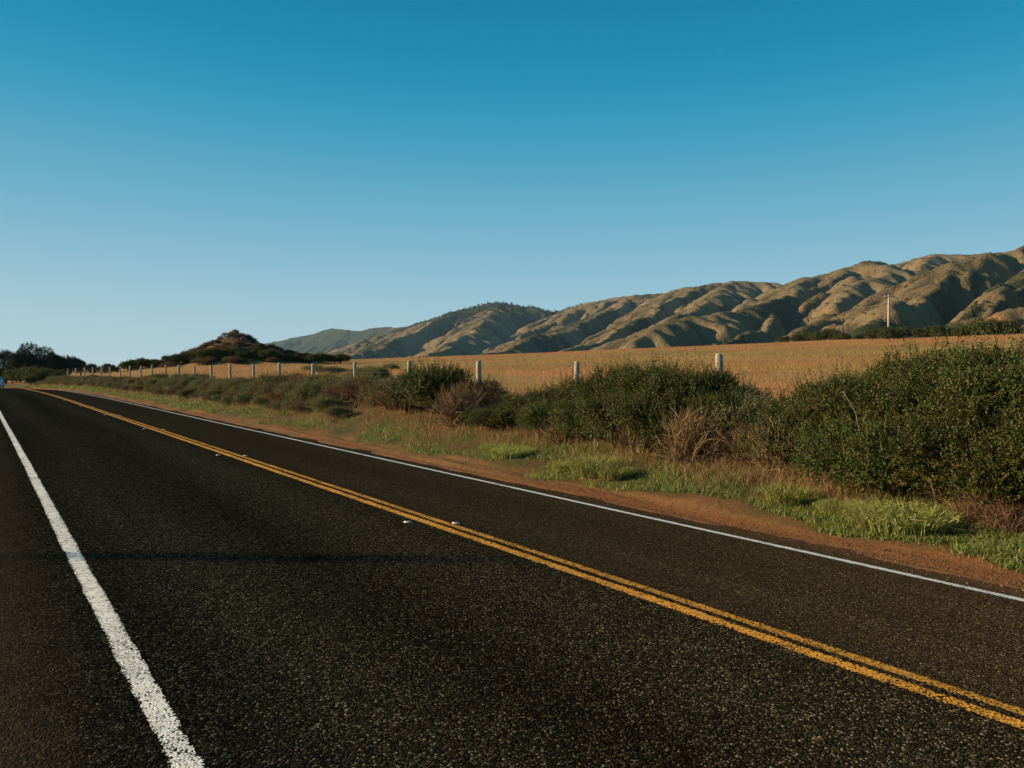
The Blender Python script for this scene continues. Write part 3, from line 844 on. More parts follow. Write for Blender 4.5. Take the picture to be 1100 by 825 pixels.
def boulder_data(seed, size):
    import bmesh
    g = np.random.default_rng(seed)
    bm = bmesh.new()
    bmesh.ops.create_icosphere(bm, subdivisions=3, radius=1.0)
    pl = [(rand_dir(1, g)[0], g.uniform(0.45, 0.85)) for _ in range(11)]
    off = g.uniform(0, 50)
    for vv in bm.verts:
        c = np.array(vv.co)
        for n_, d_ in pl:
            e = c @ n_ - d_
            if e > 0: c = c - n_ * e * 0.92
        c = c * (1 + 0.10 * (float(fbm(c[0] * 2 + off, c[1] * 2 + c[2] * 3, 7, 3)) - 0.5))
        vv.co = c * np.array(size)
    me = bpy.data.meshes.new('boulder'); bm.to_mesh(me); bm.free()
    me.materials.append(M['rock']); return me
bl = [boulder_data(i, s) for i, s in enumerate([(1.3, 1.1, 1.2), (0.9, 0.8, 1.0), (1.1, 0.9, 0.7)])]
for k, (ax, b, s, rz, lift) in enumerate([(-0.3, 0.0, 0.85, 0.3, 0.1), (1.0, -0.8, 0.75, 1.2, 0.05), (-1.2, -0.6, 0.7, 2.2, 0.0), (2.2, -1.4, 0.75, 0.8, 0.0), (0.2, -2.2, 0.6, 3.0, 0.0), (1.4, -2.6, 0.65, 4.0, 0.0),
                                     (-2.2, -1.4, 0.55, 5.0, 0.0), (3.1, -2.6, 0.5, 1.9, 0.0), (-3.2, -1.8, 0.45, 0.1, 0.0), (0.6, -3.8, 0.45, 0.9, 0.0), (2.4, -4.0, 0.5, 2.6, 0.0), (-1.0, -3.6, 0.4, 3.7, 0.0), (-5.2, -1.5, 0.35, 1.0, 0.0), (4.2, -1.0, 0.45, 2.0, 0.0)]):
    D = KN[0] + ax * math.cos(YAW) + b * math.sin(YAW); t = KN[1] - ax * math.sin(YAW) + b * math.cos(YAW)
    w = W(D, t)
    o = link('boulder', bl[k % 3], None, (w[0], w[1], w[2] + lift - 0.35)); o.rotation_euler = (0.2 * math.sin(k), 0.25 * math.cos(k * 2), rz); o.scale = (s * 1.15, s * 1.15, s * 0.95)
    tag(o, 'tan boulder of the bare rocky summit of the knoll', 'boulder', 'boulders on the knoll')

# shrub line at the far edge of the pasture
for k, (u, D, h) in enumerate([(842, 196, 2.0), (856, 198, 2.6), (868, 200, 3.2), (880, 198, 3.0), (893, 200, 3.6), (905, 199, 2.4), (922, 200, 1.8), (938, 183, 2.6), (952, 181, 3.0), (966, 183, 2.8),
                               (988, 195, 2.4), (999, 196, 2.8), (1010, 195, 2.9), (1021, 197, 2.5), (1032, 195, 2.6), (1043, 196, 3.2), (1054, 195, 3.4), (1066, 194, 4.0), (1078, 195, 3.4), (1088, 196, 2.4), (1120, 196, 3.0), (1135, 195, 2.5)]):
    s = h / 1.5
    shrub('field_edge_shrub', far_[k % 2], D, t_at(u, D), (s * 1.15, s * 1.15, s), 'green bush in the row at the far edge of the dry pasture', 'bushes along the far edge of the pasture', sink=0.2)
# a few small bushes dotting the pasture behind the fence
for k, (u, D, h) in enumerate([(352, 24, 0.7), (366, 25, 0.6), (386, 23, 0.5), (398, 22, 0.75), (404, 19, 0.8), (420, 30, 0.6), (392, 18, 0.7), (340, 28, 0.8)]):
    s = h / 0.8
    shrub('pasture_bush', low[k % 3], D, t_at(u, D), (s * 1.5, s * 1.5, s), 'small green bush dotting the dry pasture behind the fence', 'small bushes in the pasture')

# ------------------------------------------------------------------ trees at the bend
def tree_proto(seed, h, rx, nl, ns):
    g = np.random.default_rng(seed)
    lob = [((0, 0, h * 0.62), (rx * 0.6, rx * 0.6, h * 0.26))]
    mb = MB()
    trunk_top = np.array([g.normal(scale=0.2), g.normal(scale=0.2), h * 0.7])
    pts = np.array([[0, 0, -0.3], [0.05, 0.03, h * 0.2], [0.12, -0.1, h * 0.45], trunk_top])
    mb.tube(pts, [0.30, 0.24, 0.17, 0.07], 9)
    for i in range(nl):
        a = g.uniform(0, 6.28); q = g.uniform(0.35, 0.95); zc = h * g.uniform(0.25, 0.92 - 0.3 * q)
        c = np.array([rx * q * math.cos(a), rx * q * math.sin(a), zc]); rr = g.uniform(0.20, 0.36) * rx
        lob.append((tuple(c), (rr * 1.15, rr * 1.15, rr * 0.75)))
        z0 = zc * 0.65; k = np.linspace(0, 1, 5)[:, None]
        pp = np.array([[0.08, 0, z0]]) * (1 - k) + c * k; pp[:, 2] += 0.3 * np.sin(k[:, 0] * 3.1)
        mb.tube(pp, np.linspace(0.09, 0.02, 5), 5)
    v, f, c = shoots(lob, ns, 9, (0.25, 0.6), 0.20, 0.11, [(0.012, 0.018, 0.009), (0.02, 0.027, 0.012), (0.028, 0.034, 0.014)], g, 0.3, 0.35)
    return mesh_data('crown', v, f, M['leaf_matt'], False, None, c), mb.data('trunk', M['bark'], True)
tp = [tree_proto(500, 7.0, 4.0, 26, 3600), tree_proto(501, 5.6, 3.4, 20, 2600), tree_proto(502, 4.2, 3.0, 15, 1300)]
# (photo column, camera depth, tree top row) -> real place and height
for u, zc, top, p_, lab in [(-26, 150, 382, 1, 'dark broad tree at the edge of the grove by the road bend'),
                            (6, 150, 380, 1, 'dark tree behind the white car at the road bend'),
                            (32, 146, 374, 0, 'tallest dark tree of the grove at the road bend'),
                            (18, 160, 388, 0, 'dark bushy tree tucked inside the grove at the road bend'),
                            (48, 152, 379, 0, 'dark dense tree on the fence side of the tallest tree'),
                            (60, 156, 382, 1, 'slim dark tree between the tall grove and the open crowned trees'),
                            (74, 158, 383, 2, 'open crowned dark tree between the grove and the far posts'),
                            (87, 164, 387, 2, 'low open crowned tree behind the far fence posts'),
                            (100, 170, 391, 2, 'small sparse tree behind the far fence posts'),
                            (114, 175, 394, 2, 'smallest tree, nearest the knoll, behind the far fence posts')]:
    az = math.atan((u - 550) / F)
    X = zc * math.tan(az)
    Dw = X * math.cos(YAW) + zc * math.sin(YAW); tw = -X * math.sin(YAW) + zc * math.cos(YAW)
    Dr = Dw - float(bend(tw)) * float(bfade(Dw))
    g0 = float(gz(Dr, tw)); hgt = EYE + (397 - top) / F * zc - g0
    hp = (7.0, 5.6, 4.2)[p_]; s = hgt / hp * (1.22, 1.15, 1.02)[p_]
    o = empty('dark_tree', (Dw, tw, g0 - 0.05), random.uniform(0, 6.28), (s * 0.78, s * 0.78, s * random.uniform(0.98, 1.12)))
    link('crown', tp[p_][0], o); link('trunk', tp[p_][1], o)
    tag(o, lab, 'tree', 'trees at the road bend')
# understorey bushes along the trees
for k, (u, zc, h) in enumerate([(-8, 142, 2.4), (6, 150, 2.6), (14, 140, 2.2), (22, 138, 2.4), (30, 134, 2.4), (38, 130, 2.3), (46, 128, 2.0), (54, 132, 2.0), (40, 118, 1.6), (33, 116, 1.4), (64, 138, 1.8), (60, 120, 1.2)]):
    X = zc * (u - 550) / F
    Dw = X * math.cos(YAW) + zc * math.sin(YAW); tw = -X * math.sin(YAW) + zc * math.cos(YAW)
    Dr = Dw - float(bend(tw)) * float(bfade(Dw))
    s = h / 1.5
    o = shrub('roadside_bush', far_[k % 2], Dr, tw, (s, s, s), 'dark green bush at the foot of the grove by the road bend', 'bushes below the grove')

# ------------------------------------------------------------------ fence
fence = empty('wire_fence', W(13.0, 6.0))
fo = np.array(fence.location)
tag(fence, 'wire fence with pale round wooden posts between the bank and the dry pasture', 'fence')
def post_data(seed, h, r):
    g = np.random.default_rng(seed)
    zs = np.array([-0.3, 0.0, h * 0.35, h * 0.7, h - 0.02, h]); sides = 12
    rr = r * np.array([1.02, 1.02, 1.0, 0.97, 0.95, 0.86])
    pts = np.stack([g.normal(scale=0.006, size=6), g.normal(scale=0.006, size=6), zs], 1)
    v, f = tube(pts, rr, sides)
    return mesh_data('post', v, f, M['post'], False)
posts = [post_data(i, 1.30, r_) for i, r_ in enumerate((0.082, 0.076, 0.088))]
t0 = t_at(774, 13.0); FS = (t_at(514, 13.0) - t0) / 2
ptops = []
for i in range(-3, 23):
    t = t0 + i * FS
    if t < -6: continue
    w = W(13.0 + random.uniform(-0.05, 0.05), t)
    hs = random.uniform(0.94, 1.05) if i > 0 else (1.0 if i == 0 else 0.78)
    o = link('post', posts[i % 3], fence, tuple(w - fo)); o.rotation_euler = (random.uniform(-0.05, 0.05), random.uniform(-0.05, 0.05), random.uniform(0, 6)); o.scale = (1, 1, hs)
    ptops.append(w)
for hgt in (0.35, 0.62, 0.90, 1.18):
    pts = []
    for a, b in zip(ptops[:-1], ptops[1:]):
        for k in (0, 0.25, 0.5, 0.75):
            q = a * (1 - k) + b * k - fo; q = q + np.array([-0.09, 0, hgt - 0.05 * k * (1 - k)]); pts.append(q)
    v, f = tube(pts, 0.003, 4)
    link('wire', mesh_data('wire', v, f, M['wire']), fence)

# ------------------------------------------------------------------ utility poles
def utility_pole(loc, h, r, rz, label, arm=2.7):
    o = empty('utility_pole', loc, rz); tag(o, label, 'utility pole')
    MB().tube([(0, 0, -0.5), (0.01, 0, h * 0.5), (0, 0.01, h)], [r, r * 0.9, r * 0.72], 12).build('pole', M['pole'], o, True)
    ca = MB().box((0, 0.0 - r - 0.05, h - 0.35), (arm, 0.16, 0.24), 0.01).build('crossarm', M['pole'], o)
    for x in (-arm * 0.44, -arm * 0.2, arm * 0.2, arm * 0.44):
        MB().tube([(x, -r - 0.05, h - 0.28), (x, -r - 0.05, h - 0.16), (x, -r - 0.05, h - 0.14), (x, -r - 0.05, h - 0.04)], [0.02, 0.02, 0.07, 0.05], 8).build('insulator', M['ceramic'], ca, True)
    for s in (-1, 1):
        MB().tube([(s * 0.75, -r - 0.05, h - 0.42), (0, -r, h - 1.05)], [0.025, 0.025], 5).build('brace', M['pole'], o)
    return o
tpole = t_at(954, 186)
w = W(186, tpole)
utility_pole(tuple(w), EYE + (397 - 317) / F * cam_depth(186, tpole) - w[2], 0.28, -YAW, 'pale wooden utility pole with crossarm beyond the dry pasture')
for k, (zc, X) in enumerate([(9.5, -40), (38.2, -60)]):
    Dw = X * math.cos(YAW) + zc * math.sin(YAW); tw = -X * math.sin(YAW) + zc * math.cos(YAW)
    w = W(Dw, tw)
    utility_pole((Dw, tw, w[2]), 11.8, 0.055, math.atan2(math.cos(SUN_AZ), math.sin(SUN_AZ)), ['wooden utility pole across the near shoulder, opposite the glossy thickets', 'wooden utility pole on the near side of the road towards the grove'][k])

# ------------------------------------------------------------------ raised pavement markers
mk_d = MB()
mk_d.hull([(sx * 0.05, sy * 0.05, 0) for sx in (-1, 1) for sy in (-1, 1)] + [(sx * 0.038, sy * 0.026, 0.019) for sx in (-1, 1) for sy in (-1, 1)])
mk_body = mk_d.data('marker_body', M['marker_body'])
def lens(s):
    y0, y1 = s * 0.0505, s * 0.0275
    q = [(-0.038, y0, 0.002), (0.038, y0, 0.002), (0.031, y1, 0.0185), (-0.031, y1, 0.0185)]
    q = np.array(q); back = q - np.array([0, s * 0.004, 0])
    return MB().hull(np.vstack([q, back])).data('lens', M['white_lens'])
ln1, ln2 = lens(-1), lens(1)
def dome():
    z = np.linspace(0, 1, 5); pts = np.stack([z * 0, z * 0, 0.024 * np.sin(z * 1.57)], 1)
    return mesh_data('ceramic_dome', *tube(np.stack([0 * z, 0 * z, 0.024 * np.sin(z * 1.5)], 1), 0.046 * np.cos(z * 1.5) + 0.001, 14), M['white_lens'], True)
for i in range(0, 6):
    t = 8.2 + i * 8.75
    for D, side in ((4.08, 'near'), (4.545, 'far')):
        zc = float(np.interp(D, CD, CZ)) + float(rp(t)) + 0.0125
        o = empty('road_reflector', (D + float(bend(t)), t + (0.28 if side == 'near' else 0.0), zc), random.uniform(-0.08, 0.08), 0.85)
        link('marker_body', mk_body, o); link('lens', ln1, o); link('lens', ln2, o)
        # added white wedge: sun glint put into colour on the side towards the sun
        MBd = MB().hull([(-0.0508, -0.046, 0.001), (-0.0508, 0.046, 0.001), (-0.040, -0.026, 0.0188), (-0.040, 0.026, 0.0188), (-0.030, -0.024, 0.0215), (-0.030, 0.024, 0.0215), (-0.028, -0.04, 0.002), (-0.028, 0.04, 0.002)])
        MBd.build('sun_glint', M['white_lens'], o)
        tag(o, f'small raised road reflector on the {"near" if side == "near" else "far"} side of the double yellow line', 'reflector', f'reflectors on the {side} side of the yellow lines')

# ------------------------------------------------------------------ white car beyond the crest
def build_car(loc, rz):
    o = empty('car', loc, rz)
    tag(o, 'white car just beyond the crest of the road in front of the dark grove', 'car')
    Lc, Wc = 4.6, 1.84
    def sect(y, prof):      # prof: list of (halfwidth, z)
        return [(-w_, y, z_) for w_, z_ in prof] + [(w_, y, z_) for w_, z_ in reversed(prof)]
    lower = [sect(-2.30, [(0.70, 0.38), (0.74, 0.62), (0.66, 0.78)]), sect(-2.12, [(0.84, 0.28), (0.90, 0.62), (0.78, 0.90)]), sect(-0.9, [(0.88, 0.24), (0.92, 0.66), (0.84, 1.02)]),
             sect(0.9, [(0.88, 0.24), (0.92, 0.68), (0.85, 1.04)]), sect(2.05, [(0.86, 0.28), (0.90, 0.66), (0.80, 1.04)]), sect(2.28, [(0.74, 0.40), (0.78, 0.66), (0.70, 0.96)])]
    cab = [sect(-0.95, [(0.83, 1.01), (0.82, 1.015), (0.80, 1.02)]), sect(-0.15, [(0.83, 1.02), (0.74, 1.46), (0.66, 1.52)]), sect(1.1, [(0.83, 1.03), (0.74, 1.50), (0.66, 1.55)]),
           sect(1.85, [(0.81, 1.03), (0.72, 1.42), (0.64, 1.48)]), sect(2.18, [(0.76, 1.02), (0.75, 1.03), (0.70, 1.04)])]
    def loft(secs, nm, mat):
        n = len(secs[0]); v = np.array(secs).reshape(-1, 3); f = []
        for i in range(len(secs) - 1):
            for k in range(n):
                a, b = i * n + k, i * n + (k + 1) % n
                f += [(a, b, b + n), (a, b + n, a + n)]
        for k in range(1, n - 1): f += [(0, k + 1, k), ((len(secs) - 1) * n, (len(secs) - 1) * n + k, (len(secs) - 1) * n + k + 1)]
        return link(nm, mesh_data(nm, v, f, mat), o)
    body = loft(lower, 'body', M['car_paint']); cabin = loft(cab, 'cabin', M['car_paint'])
    def pane(nm, pts, nrm, parent):
        pts = np.array(pts, float); n_ = np.array(nrm, float); n_ = n_ / np.linalg.norm(n_)
        return MB().hull(np.vstack([pts + n_ * 0.012, pts - n_ * 0.01])).build(nm, M['car_glass'], parent)
    pane('windscreen', [(-0.74, -0.88, 1.06), (0.74, -0.88, 1.06), (0.64, -0.22, 1.45), (-0.64, -0.22, 1.45)], (0, -0.5, 0.8), cabin)
    pane('rear_window', [(-0.70, 2.13, 1.08), (0.70, 2.13, 1.08), (0.62, 1.90, 1.40), (-0.62, 1.90, 1.40)], (0, 0.8, 0.5), cabin)
    for s in (-1, 1):
        pane('side_window', [(s * 0.825, -0.55, 1.08), (s * 0.76, -0.12, 1.40), (s * 0.76, 0.42, 1.42), (s * 0.825, 0.42, 1.08)], (s, 0, 0.2), cabin)
        pane('side_window', [(s * 0.825, 0.50, 1.08), (s * 0.76, 0.50, 1.42), (s * 0.75, 1.45, 1.42), (s * 0.82, 1.65, 1.08)], (s, 0, 0.2), cabin)
        MB().box((s * 0.98, -0.50, 1.06), (0.2, 0.10, 0.14), 0.03).build('wing_mirror', M['car_paint'], o)
        MB().box((s * 0.62, -2.24, 0.70), (0.30, 0.10, 0.13), 0.03).build('headlight', M['white_lens'], o)
        MB().box((s * 0.66, 2.22, 0.86), (0.18, 0.14, 0.22), 0.03).build('tail_light', M['red_lens'], o)
        for y in (-1.42, 1.40):
            wh = empty('wheel', (s * 0.80, y, 0.34)); wh.parent = o
            a = np.linspace(0, 1, 6)
            MB().tube([(-0.11, 0, 0), (-0.08, 0, 0), (0.08, 0, 0), (0.11, 0, 0)], [0.30, 0.34, 0.34, 0.30], 20).build('tyre', M['rubber'], wh, True)
            MB().tube([(s * 0.10, 0, 0), (s * 0.118, 0, 0)], [0.22, 0.20], 16).build('rim', M['alloy'], wh, True)
    MB().box((0, -2.29, 0.60), (0.9, 0.06, 0.16), 0.02).build('grille', M['rubber'], o)
    return o
tc = 128.0
Dc = 5.65
zc = float(np.interp(Dc, CD, CZ)) + float(rp(tc)) + 0.012
car_w = (Dc + float(bend(tc)), tc)
build_car((car_w[0], car_w[1], zc), math.pi + math.atan(0.0014 * (tc - 55)))

# ------------------------------------------------------------------ grasses on the verge
g = np.random.default_rng(900)
def samp_t(n, t0, t1, Dm, g):
    """denser near the camera: uniform in 1/depth"""
    z0, z1 = cam_depth(Dm, t0), cam_depth(Dm, t1)
    z = 1 / g.uniform(1 / z1, 1 / z0, n)
    return (z - Dm * math.sin(YAW)) / math.cos(YAW)
def lod(D, t): return np.maximum(1.0, np.hypot(D, t) / 22.0)
# short green ground cover in patches
def cover(n, D0, D1, seed, colsA, hr, wr, lean, thr, name, label, dens_seed, t0=2.0, t1=125.0, fs=0.8):
    g = np.random.default_rng(seed)
    Dm = (D0 + D1) / 2
    t = samp_t(n, t0, t1, Dm, g); D = g.uniform(D0, D1, n)
    m_ = fbm(D * fs, t * fs * 0.7, dens_seed, 3)
    edge = np.minimum(D - D0, D1 - D) / (D1 - D0) * 2
    keep = m_ + 0.25 * (np.clip(edge * 2, 0, 1) - 1) + g.uniform(-0.06, 0.06, n) > thr
    D, t = D[keep], t[keep]; n = len(D)
    p = W(D, t, -0.01); s = lod(D, t)
    cc = np.array(colsA)[g.integers(0, len(colsA), n)] * g.uniform(0.7, 1.3, (n, 1))
    pn = fbm(D * 1.3, t * 1.1, dens_seed + 9, 3)[:, None]
    cc = cc * (0.75 + 0.5 * pn)
    v, f, c = blades(p, g.uniform(*hr, n) * (0.7 + 0.3 * s) * (0.6 + 0.9 * pn[:, 0]), g.uniform(*wr, n) * s, lean, cc, g)
    o = link(name, mesh_data(name, v, f, M['blade'], False, None, c))
    return tag(o, label, 'grass', kind='stuff')
VG = [(0.115, 0.165, 0.028), (0.16, 0.20, 0.042), (0.085, 0.13, 0.025), (0.21, 0.20, 0.065), (0.27, 0.21, 0.085)]
VD = [(0.32, 0.19, 0.085), (0.25, 0.13, 0.058), (0.40, 0.26, 0.125), (0.19, 0.095, 0.042)]
VY = [(0.20, 0.18, 0.07), (0.26, 0.21, 0.09), (0.13, 0.13, 0.045)]
cover(95000, 8.5, 10.9, 901, VG, (0.04, 0.11), (0.008, 0.016), 0.9, 0.43, 'verge_grass', 'short green grass along the dirt shoulder', 21)
cover(56000, 9.45, 13.0, 902, VD, (0.06, 0.30), (0.004, 0.009), 0.9, 0.40, 'dry_verge_grass', 'dry brown grass at the foot of the roadside thickets', 33)
cover(26000, 9.0, 12.8, 903, VY, (0.08, 0.30), (0.004, 0.008), 0.9, 0.47, 'straw_verge_grass', 'straw coloured grass among the bank scrub', 45)
# pasture grass
n = 260000
t_r = np.exp(g.uniform(math.log(14), math.log(420), n)); az = g.uniform(R(-2), R(80), n)
D = t_r * np.sin(az); t = t_r * np.cos(az)
ok = (D > 13.2) & (D < 215); D, t = D[ok], t[ok]; n = len(D)
s = np.maximum(1, np.hypot(D, t) / 26)
mm_ = fbm(D * 0.05, t * 0.018, 55, 4); m2 = fbm(D * 0.4, t * 0.3, 56, 3)
PA = np.array([(0.46, 0.195, 0.072), (0.54, 0.26, 0.10), (0.32, 0.125, 0.048), (0.56, 0.33, 0.14)]); PB = np.array([(0.37, 0.265, 0.075), (0.45, 0.33, 0.105), (0.28, 0.205, 0.06)])
isb = (mm_ + 0.35 * (m2 - 0.5) + g.uniform(-0.12, 0.12, n)) > 0.485
cc = np.where(isb[:, None], PB[g.integers(0, 3, n)], PA[g.integers(0, 4, n)]) * g.uniform(0.75, 1.25, (n, 1))
far = sstep(70, 150, D)[:, None]
cc = cc * (0.45 + 1.1 * fbm(D * 0.12, t * 0.06, 58, 4))[:, None]
cc = cc * (1 - far) + far * (cc * np.array([1.08, 0.86, 0.80]))
v, f, c = blades(W(D, t, -0.02), g.uniform(0.06, 0.20, n) * np.minimum(s, 1.5) * (0.6 + 0.8 * m2), 0.006 * g.uniform(0.7, 1.4, n) * s, 0.8, cc, g)
tag(link('pasture_grass', mesh_data('pasture_grass', v, f, M['blade'], False, None, c)), 'dry orange brown grass covering the fenced pasture', 'grass', kind='stuff')
# left verge behind the camera side
n = 9000
t = g.uniform(-6, 60, n); D = -0.9 - np.abs(g.normal(scale=3.0, size=n))
cc = np.array(VD)[g.integers(0, 4, n)] * g.uniform(0.7, 1.3, (n, 1))
v, f, c = blades(W(D, t, -0.02), g.uniform(0.06, 0.22, n), g.uniform(0.005, 0.010, n), 0.8, cc, g)
tag(link('near_shoulder_grass', mesh_data('near_shoulder_grass', v, f, M['blade'], False, None, c)), 'dry grass on the near shoulder of the road', 'grass', kind='stuff')

# bright green tufts
def tuft_data(seed, n, h, r):
    g = np.random.default_rng(seed)
    a = g.uniform(0, 6.28, n); q = np.sqrt(g.random(n)) * r
    p = np.stack([q * np.cos(a), q * np.sin(a), np.full(n, -0.02)], 1)
    ld = norm(np.stack([np.cos(a), np.sin(a), np.zeros(n)], 1) + rand_dir(n, g) * np.array([0.6, 0.6, 0]))
    TG = np.array([(0.25, 0.265, 0.06), (0.30, 0.305, 0.085), (0.18, 0.205, 0.045), (0.37, 0.34, 0.12)])
    cc = TG[g.integers(0, 4, n)] * g.uniform(0.7, 1.25, (n, 1))
    v, f, c = blades(p, h * g.uniform(0.5, 1.1, n) * (1 - 0.25 * (q / r) ** 2), g.uniform(0.006, 0.012, n), 0.9, cc, g, ld)
    # fine side leaves give the tuft its feathery look
    m = n * 3; src = np.repeat(np.arange(n), 3); k = g.uniform(0.3, 0.95, m)
    lp = p[src] + ld[src] * (0.4 * h * k * k)[:, None] + np.array([0, 0, 1.0]) * (h * 0.75 * k * (1 - 0.4 * (q[src] / r) ** 2))[:, None]
    ax = norm(rand_dir(m, g) + np.array([0, 0, 0.7])); nr = rand_dir(m, g)
    v2, f2 = leaves_from(lp, ax, nr, g.uniform(0.03, 0.07, m), g.uniform(0.006, 0.012, m))
    return mesh_data('blades', np.vstack([v, v2]), np.vstack([f, f2 + len(v)]), M['blade'], False, None, np.vstack([c, np.repeat(cc[src] * 1.05, 4, 0)]))
tufts = [tuft_data(700, 900, 0.42, 0.38), tuft_data(701, 800, 0.36, 0.42)]
for k, (u, D, s, lab) in enumerate([(642, 9.45, 0.95, 'bright green feathery grass tuft on the dirt edge below the pale bare sapling'),
                                    (612, 9.55, 0.55, 'small bright green tuft beside the larger feathery one'),
                                    (662, 9.40, 0.65, 'green tuft spilling towards the short green grass'),
                                    (550, 9.55, 0.80, 'bright green grass tuft on the dirt edge below the end of the long thicket'),
                                    (532, 9.75, 0.6, 'small green tuft under the dry brown bush'),
                                    (975, 9.35, 1.0, 'tall bright green grass tuft in front of the dense thicket'),
                                    (948, 9.25, 0.75, 'leaning green tuft touching the dirt in front of the dense thicket'),
                                    (852, 9.6, 0.75, 'green grass tuft in front of the small dry bush'),
                                    (905, 9.4, 0.55, 'dark low green tuft between two taller tufts')]):
    w = W(D, t_at(u, D))
    o = empty('grass_tuft', tuple(w), k * 1.3, (s * 1.25, s * 1.25, s * 1.1))
    link('blades', tufts[k % 2], o); tag(o, lab, 'grass tuft')

# bare sapling and fallen sticks
def sticks(name, segs, D, t, label, mat, cat):
    w = W(D, t); o = empty(name, tuple(w), -YAW)
    for nm, pts, r0, r1 in segs:
        MB().tube(pts, np.linspace(r0, r1, len(pts)), 6).build(nm, mat, o, True)
    return tag(o, label, cat)
M['stick'] = mat_simple('bleached_stick', (0.16, 0.115, 0.07), (0.30, 0.23, 0.16), 20, 0.85, 0.1, 0.3, 0.003)
D = 10.05
sticks('bare_sapling', [('stem', [(0, 0, -0.1), (0.0, 0, 0.3), (0.01, 0, 0.55)], 0.013, 0.010), ('branch', [(0.01, 0, 0.53), (0.10, 0.02, 0.72), (0.16, 0.02, 0.84)], 0.009, 0.003),
                        ('branch', [(0.01, 0, 0.53), (-0.07, 0.0, 0.70), (-0.14, 0.03, 0.86)], 0.008, 0.003), ('branch', [(0.0, 0, 0.45), (0.0, -0.03, 0.66), (0.03, -0.04, 0.9)], 0.006, 0.002)],
       D, t_at(639, D), 'pale bare forked sapling in front of the long thicket', M['stick'], 'sapling')
D = 10.0
sticks('dead_branch', [('limb', [(-0.20, 0.02, 1.45), (-0.11, 0, 1.30), (-0.02, 0.02, 1.16), (0.0, 0, 1.0), (0.07, 0.02, 0.86), (0.10, 0, 0.7)], 0.004, 0.011), ('branch', [(0.05, 0, 1.0), (0.12, 0.0, 1.14)], 0.008, 0.004), ('branch', [(0.07, 0, 0.9), (0.14, -0.02, 1.0)], 0.007, 0.004), ('limb', [(0.10, 0, 0.7), (0.2, 0.1, 0.3), (0.25, 0.2, -0.05)], 0.013, 0.016)],
       D, t_at(922, D), 'pale dead branch leaning in the dense thicket', M['stick'], 'branch')
D = 9.15
sticks('fallen_stick', [('limb', [(-0.35, 0.05, 0.22), (-0.1, 0.03, 0.19), (0.1, 0, 0.13), (0.4, -0.03, 0.09), (0.75, -0.1, 0.03)], 0.005, 0.004)], D, t_at(1015, D), 'pale fallen stick lying against the tall green tuft', M['stick'], 'stick')

# gravel along the pavement edge
n = 15000
t = samp_t(n, 1.5, 60, 8.2, g); D = 8.12 + np.abs(g.normal(scale=0.28, size=n)) * np.where(g.random(n) < 0.3, -1.0, 1.0)
D = np.clip(D, 7.6, 9.3)
oct_v = np.array([(1, 0, 0), (-1, 0, 0), (0, 1, 0), (0, -1, 0), (0, 0, 0.7), (0, 0, -0.7)])
oct_f = np.array([(0, 2, 4), (2, 1, 4), (1, 3, 4), (3, 0, 4), (2, 0, 5), (1, 2, 5), (3, 1, 5), (0, 3, 5)])
sz = 0.003 + 0.010 * g.random(n) ** 5
a = g.uniform(0, 6.28, n); ca, sa = np.cos(a), np.sin(a)
jit = oct_v[None] * g.uniform(0.6, 1.3, (n, 6, 1))
jx = jit[..., 0] * ca[:, None] - jit[..., 1] * sa[:, None]; jy = jit[..., 0] * sa[:, None] + jit[..., 1] * ca[:, None]
wp = W(D, t); onroad = D < 8.1
zr = np.interp(D, CD, CZ) + rp(t) + 0.012
wp[:, 2] = np.where(onroad, np.maximum(zr, wp[:, 2]), wp[:, 2])
v = np.stack([jx, jy, jit[..., 2]], -1) * sz[:, None, None] + (wp + np.stack([0 * sz, 0 * sz, sz * 0.4], 1))[:, None]
f = (np.arange(n)[:, None, None] * 6 + oct_f[None]).reshape(-1, 3)
GC = np.array([(0.10, 0.055, 0.03), (0.18, 0.10, 0.05), (0.04, 0.026, 0.018), (0.26, 0.16, 0.09)])
tag(link('gravel', mesh_data('gravel', v.reshape(-1, 3), f, M['gravel'], False, None, np.repeat(GC[g.integers(0, 4, n)], 6, 0))), 'loose gravel scattered between asphalt and dirt', 'gravel', kind='stuff')

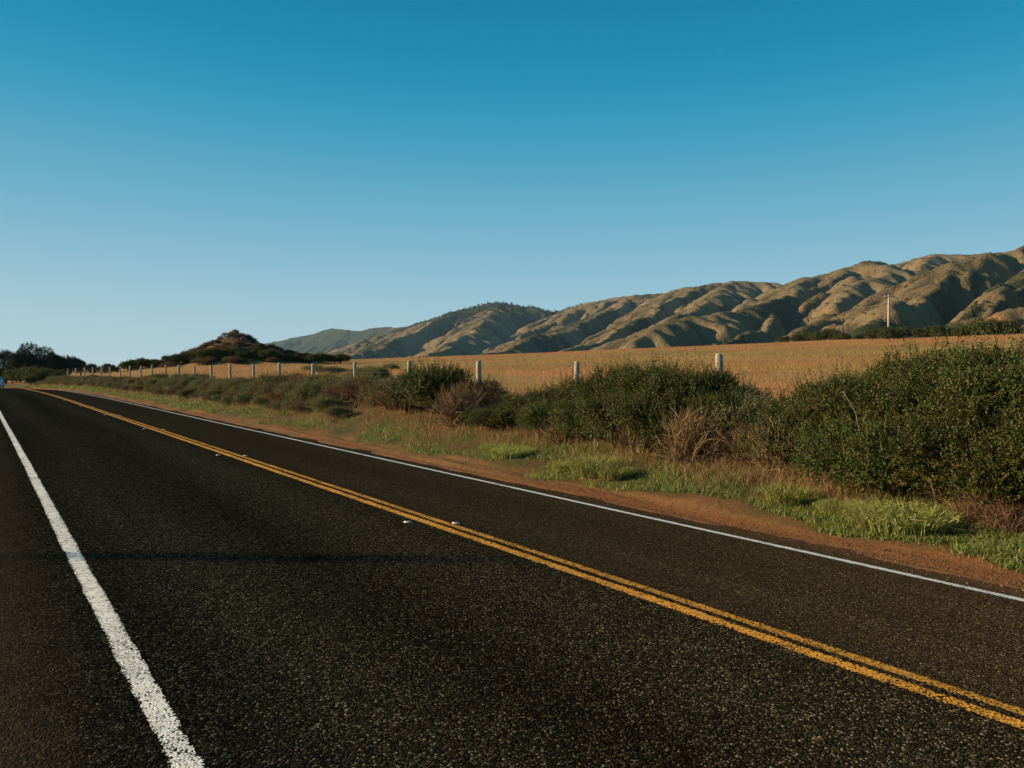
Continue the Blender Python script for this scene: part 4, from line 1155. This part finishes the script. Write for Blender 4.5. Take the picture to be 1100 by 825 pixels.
# ------------------------------------------------------------------ scrub and trees on the far hills
n = 110000
D = g.uniform(430, 2100, n); t = 60 + (g.random(n) ** 1.6) * 5800
az = np.arctan2(D, t); ok = (az < R(78)); D, t = D[ok], t[ok]
hz, vg = hill_z(D, t)
clump = fbm(D / 35, t / 35, 140, 3)
wood = np.exp(-(((t - 2420) / 520) ** 2 + ((D - 1430) / 260) ** 2)) > 0.35
keep = (vg + 0.8 * (clump - 0.5) + g.uniform(-0.15, 0.15, len(D)) > 0.40) & (hz > 12)
keep |= (g.random(len(D)) < 0.22) & (hz > 14)
D, t, hz, wood = D[keep], t[keep], hz[keep], wood[keep]
n = len(D); K = 8
dist = np.hypot(D, t)
rad = np.where(wood, g.uniform(2.5, 4.5, n), g.uniform(0.8, 2.3, n)) * (0.75 + 0.25 * np.clip(dist / 1500, 0, 2))
hgt = rad * np.where(wood, g.uniform(1.2, 2.0, n), 0.75)
d = rand_dir(n * K, g); d[:, 2] = np.abs(d[:, 2])
src = np.repeat(np.arange(n), K)
p = np.stack([D, t, hz], 1)[src] + d * np.stack([rad, rad, hgt], 1)[src] * g.uniform(0.55, 1.0, (n * K, 1))
ax = norm(rand_dir(n * K, g) * 0.8 + d * 0.2); nr = norm(d + rand_dir(n * K, g) * 0.35)
lz = rad[src] * g.uniform(0.7, 1.2, n * K)
v, f = leaves_from(p - ax * (lz * 0.5)[:, None], ax, nr, lz, lz * 0.8, 0.1)
HG = np.array([(0.03, 0.042, 0.016), (0.045, 0.052, 0.022), (0.022, 0.032, 0.014), (0.07, 0.06, 0.028)])
cc = HG[g.integers(0, 4, n)][src] * g.uniform(0.75, 1.3, (n * K, 1))
tag(link('hillside_scrub', mesh_data('hillside_scrub', v, f, M['leaf_matt'], False, None, np.repeat(cc, 4, 0))), 'dark scrub and far trees in the gullies and on the hill tops', 'scrub', kind='stuff')

# ------------------------------------------------------------------ air
hm, nt, out = new_mat('thin_sea_haze')
pv = N(nt, 'ShaderNodeVolumePrincipled')
pv.inputs['Color'].default_value = (0.45, 0.72, 1.0, 1)
pv.inputs['Density'].default_value = 0.000042
L(nt, pv.outputs[0], out.inputs['Volume'])
hz_o = MB().box((0, 1500, 152), (18600, 15600, 380), 0.0).build('haze', hm)
tag(hz_o, 'thin pale sea haze in the air', 'haze', kind='stuff')
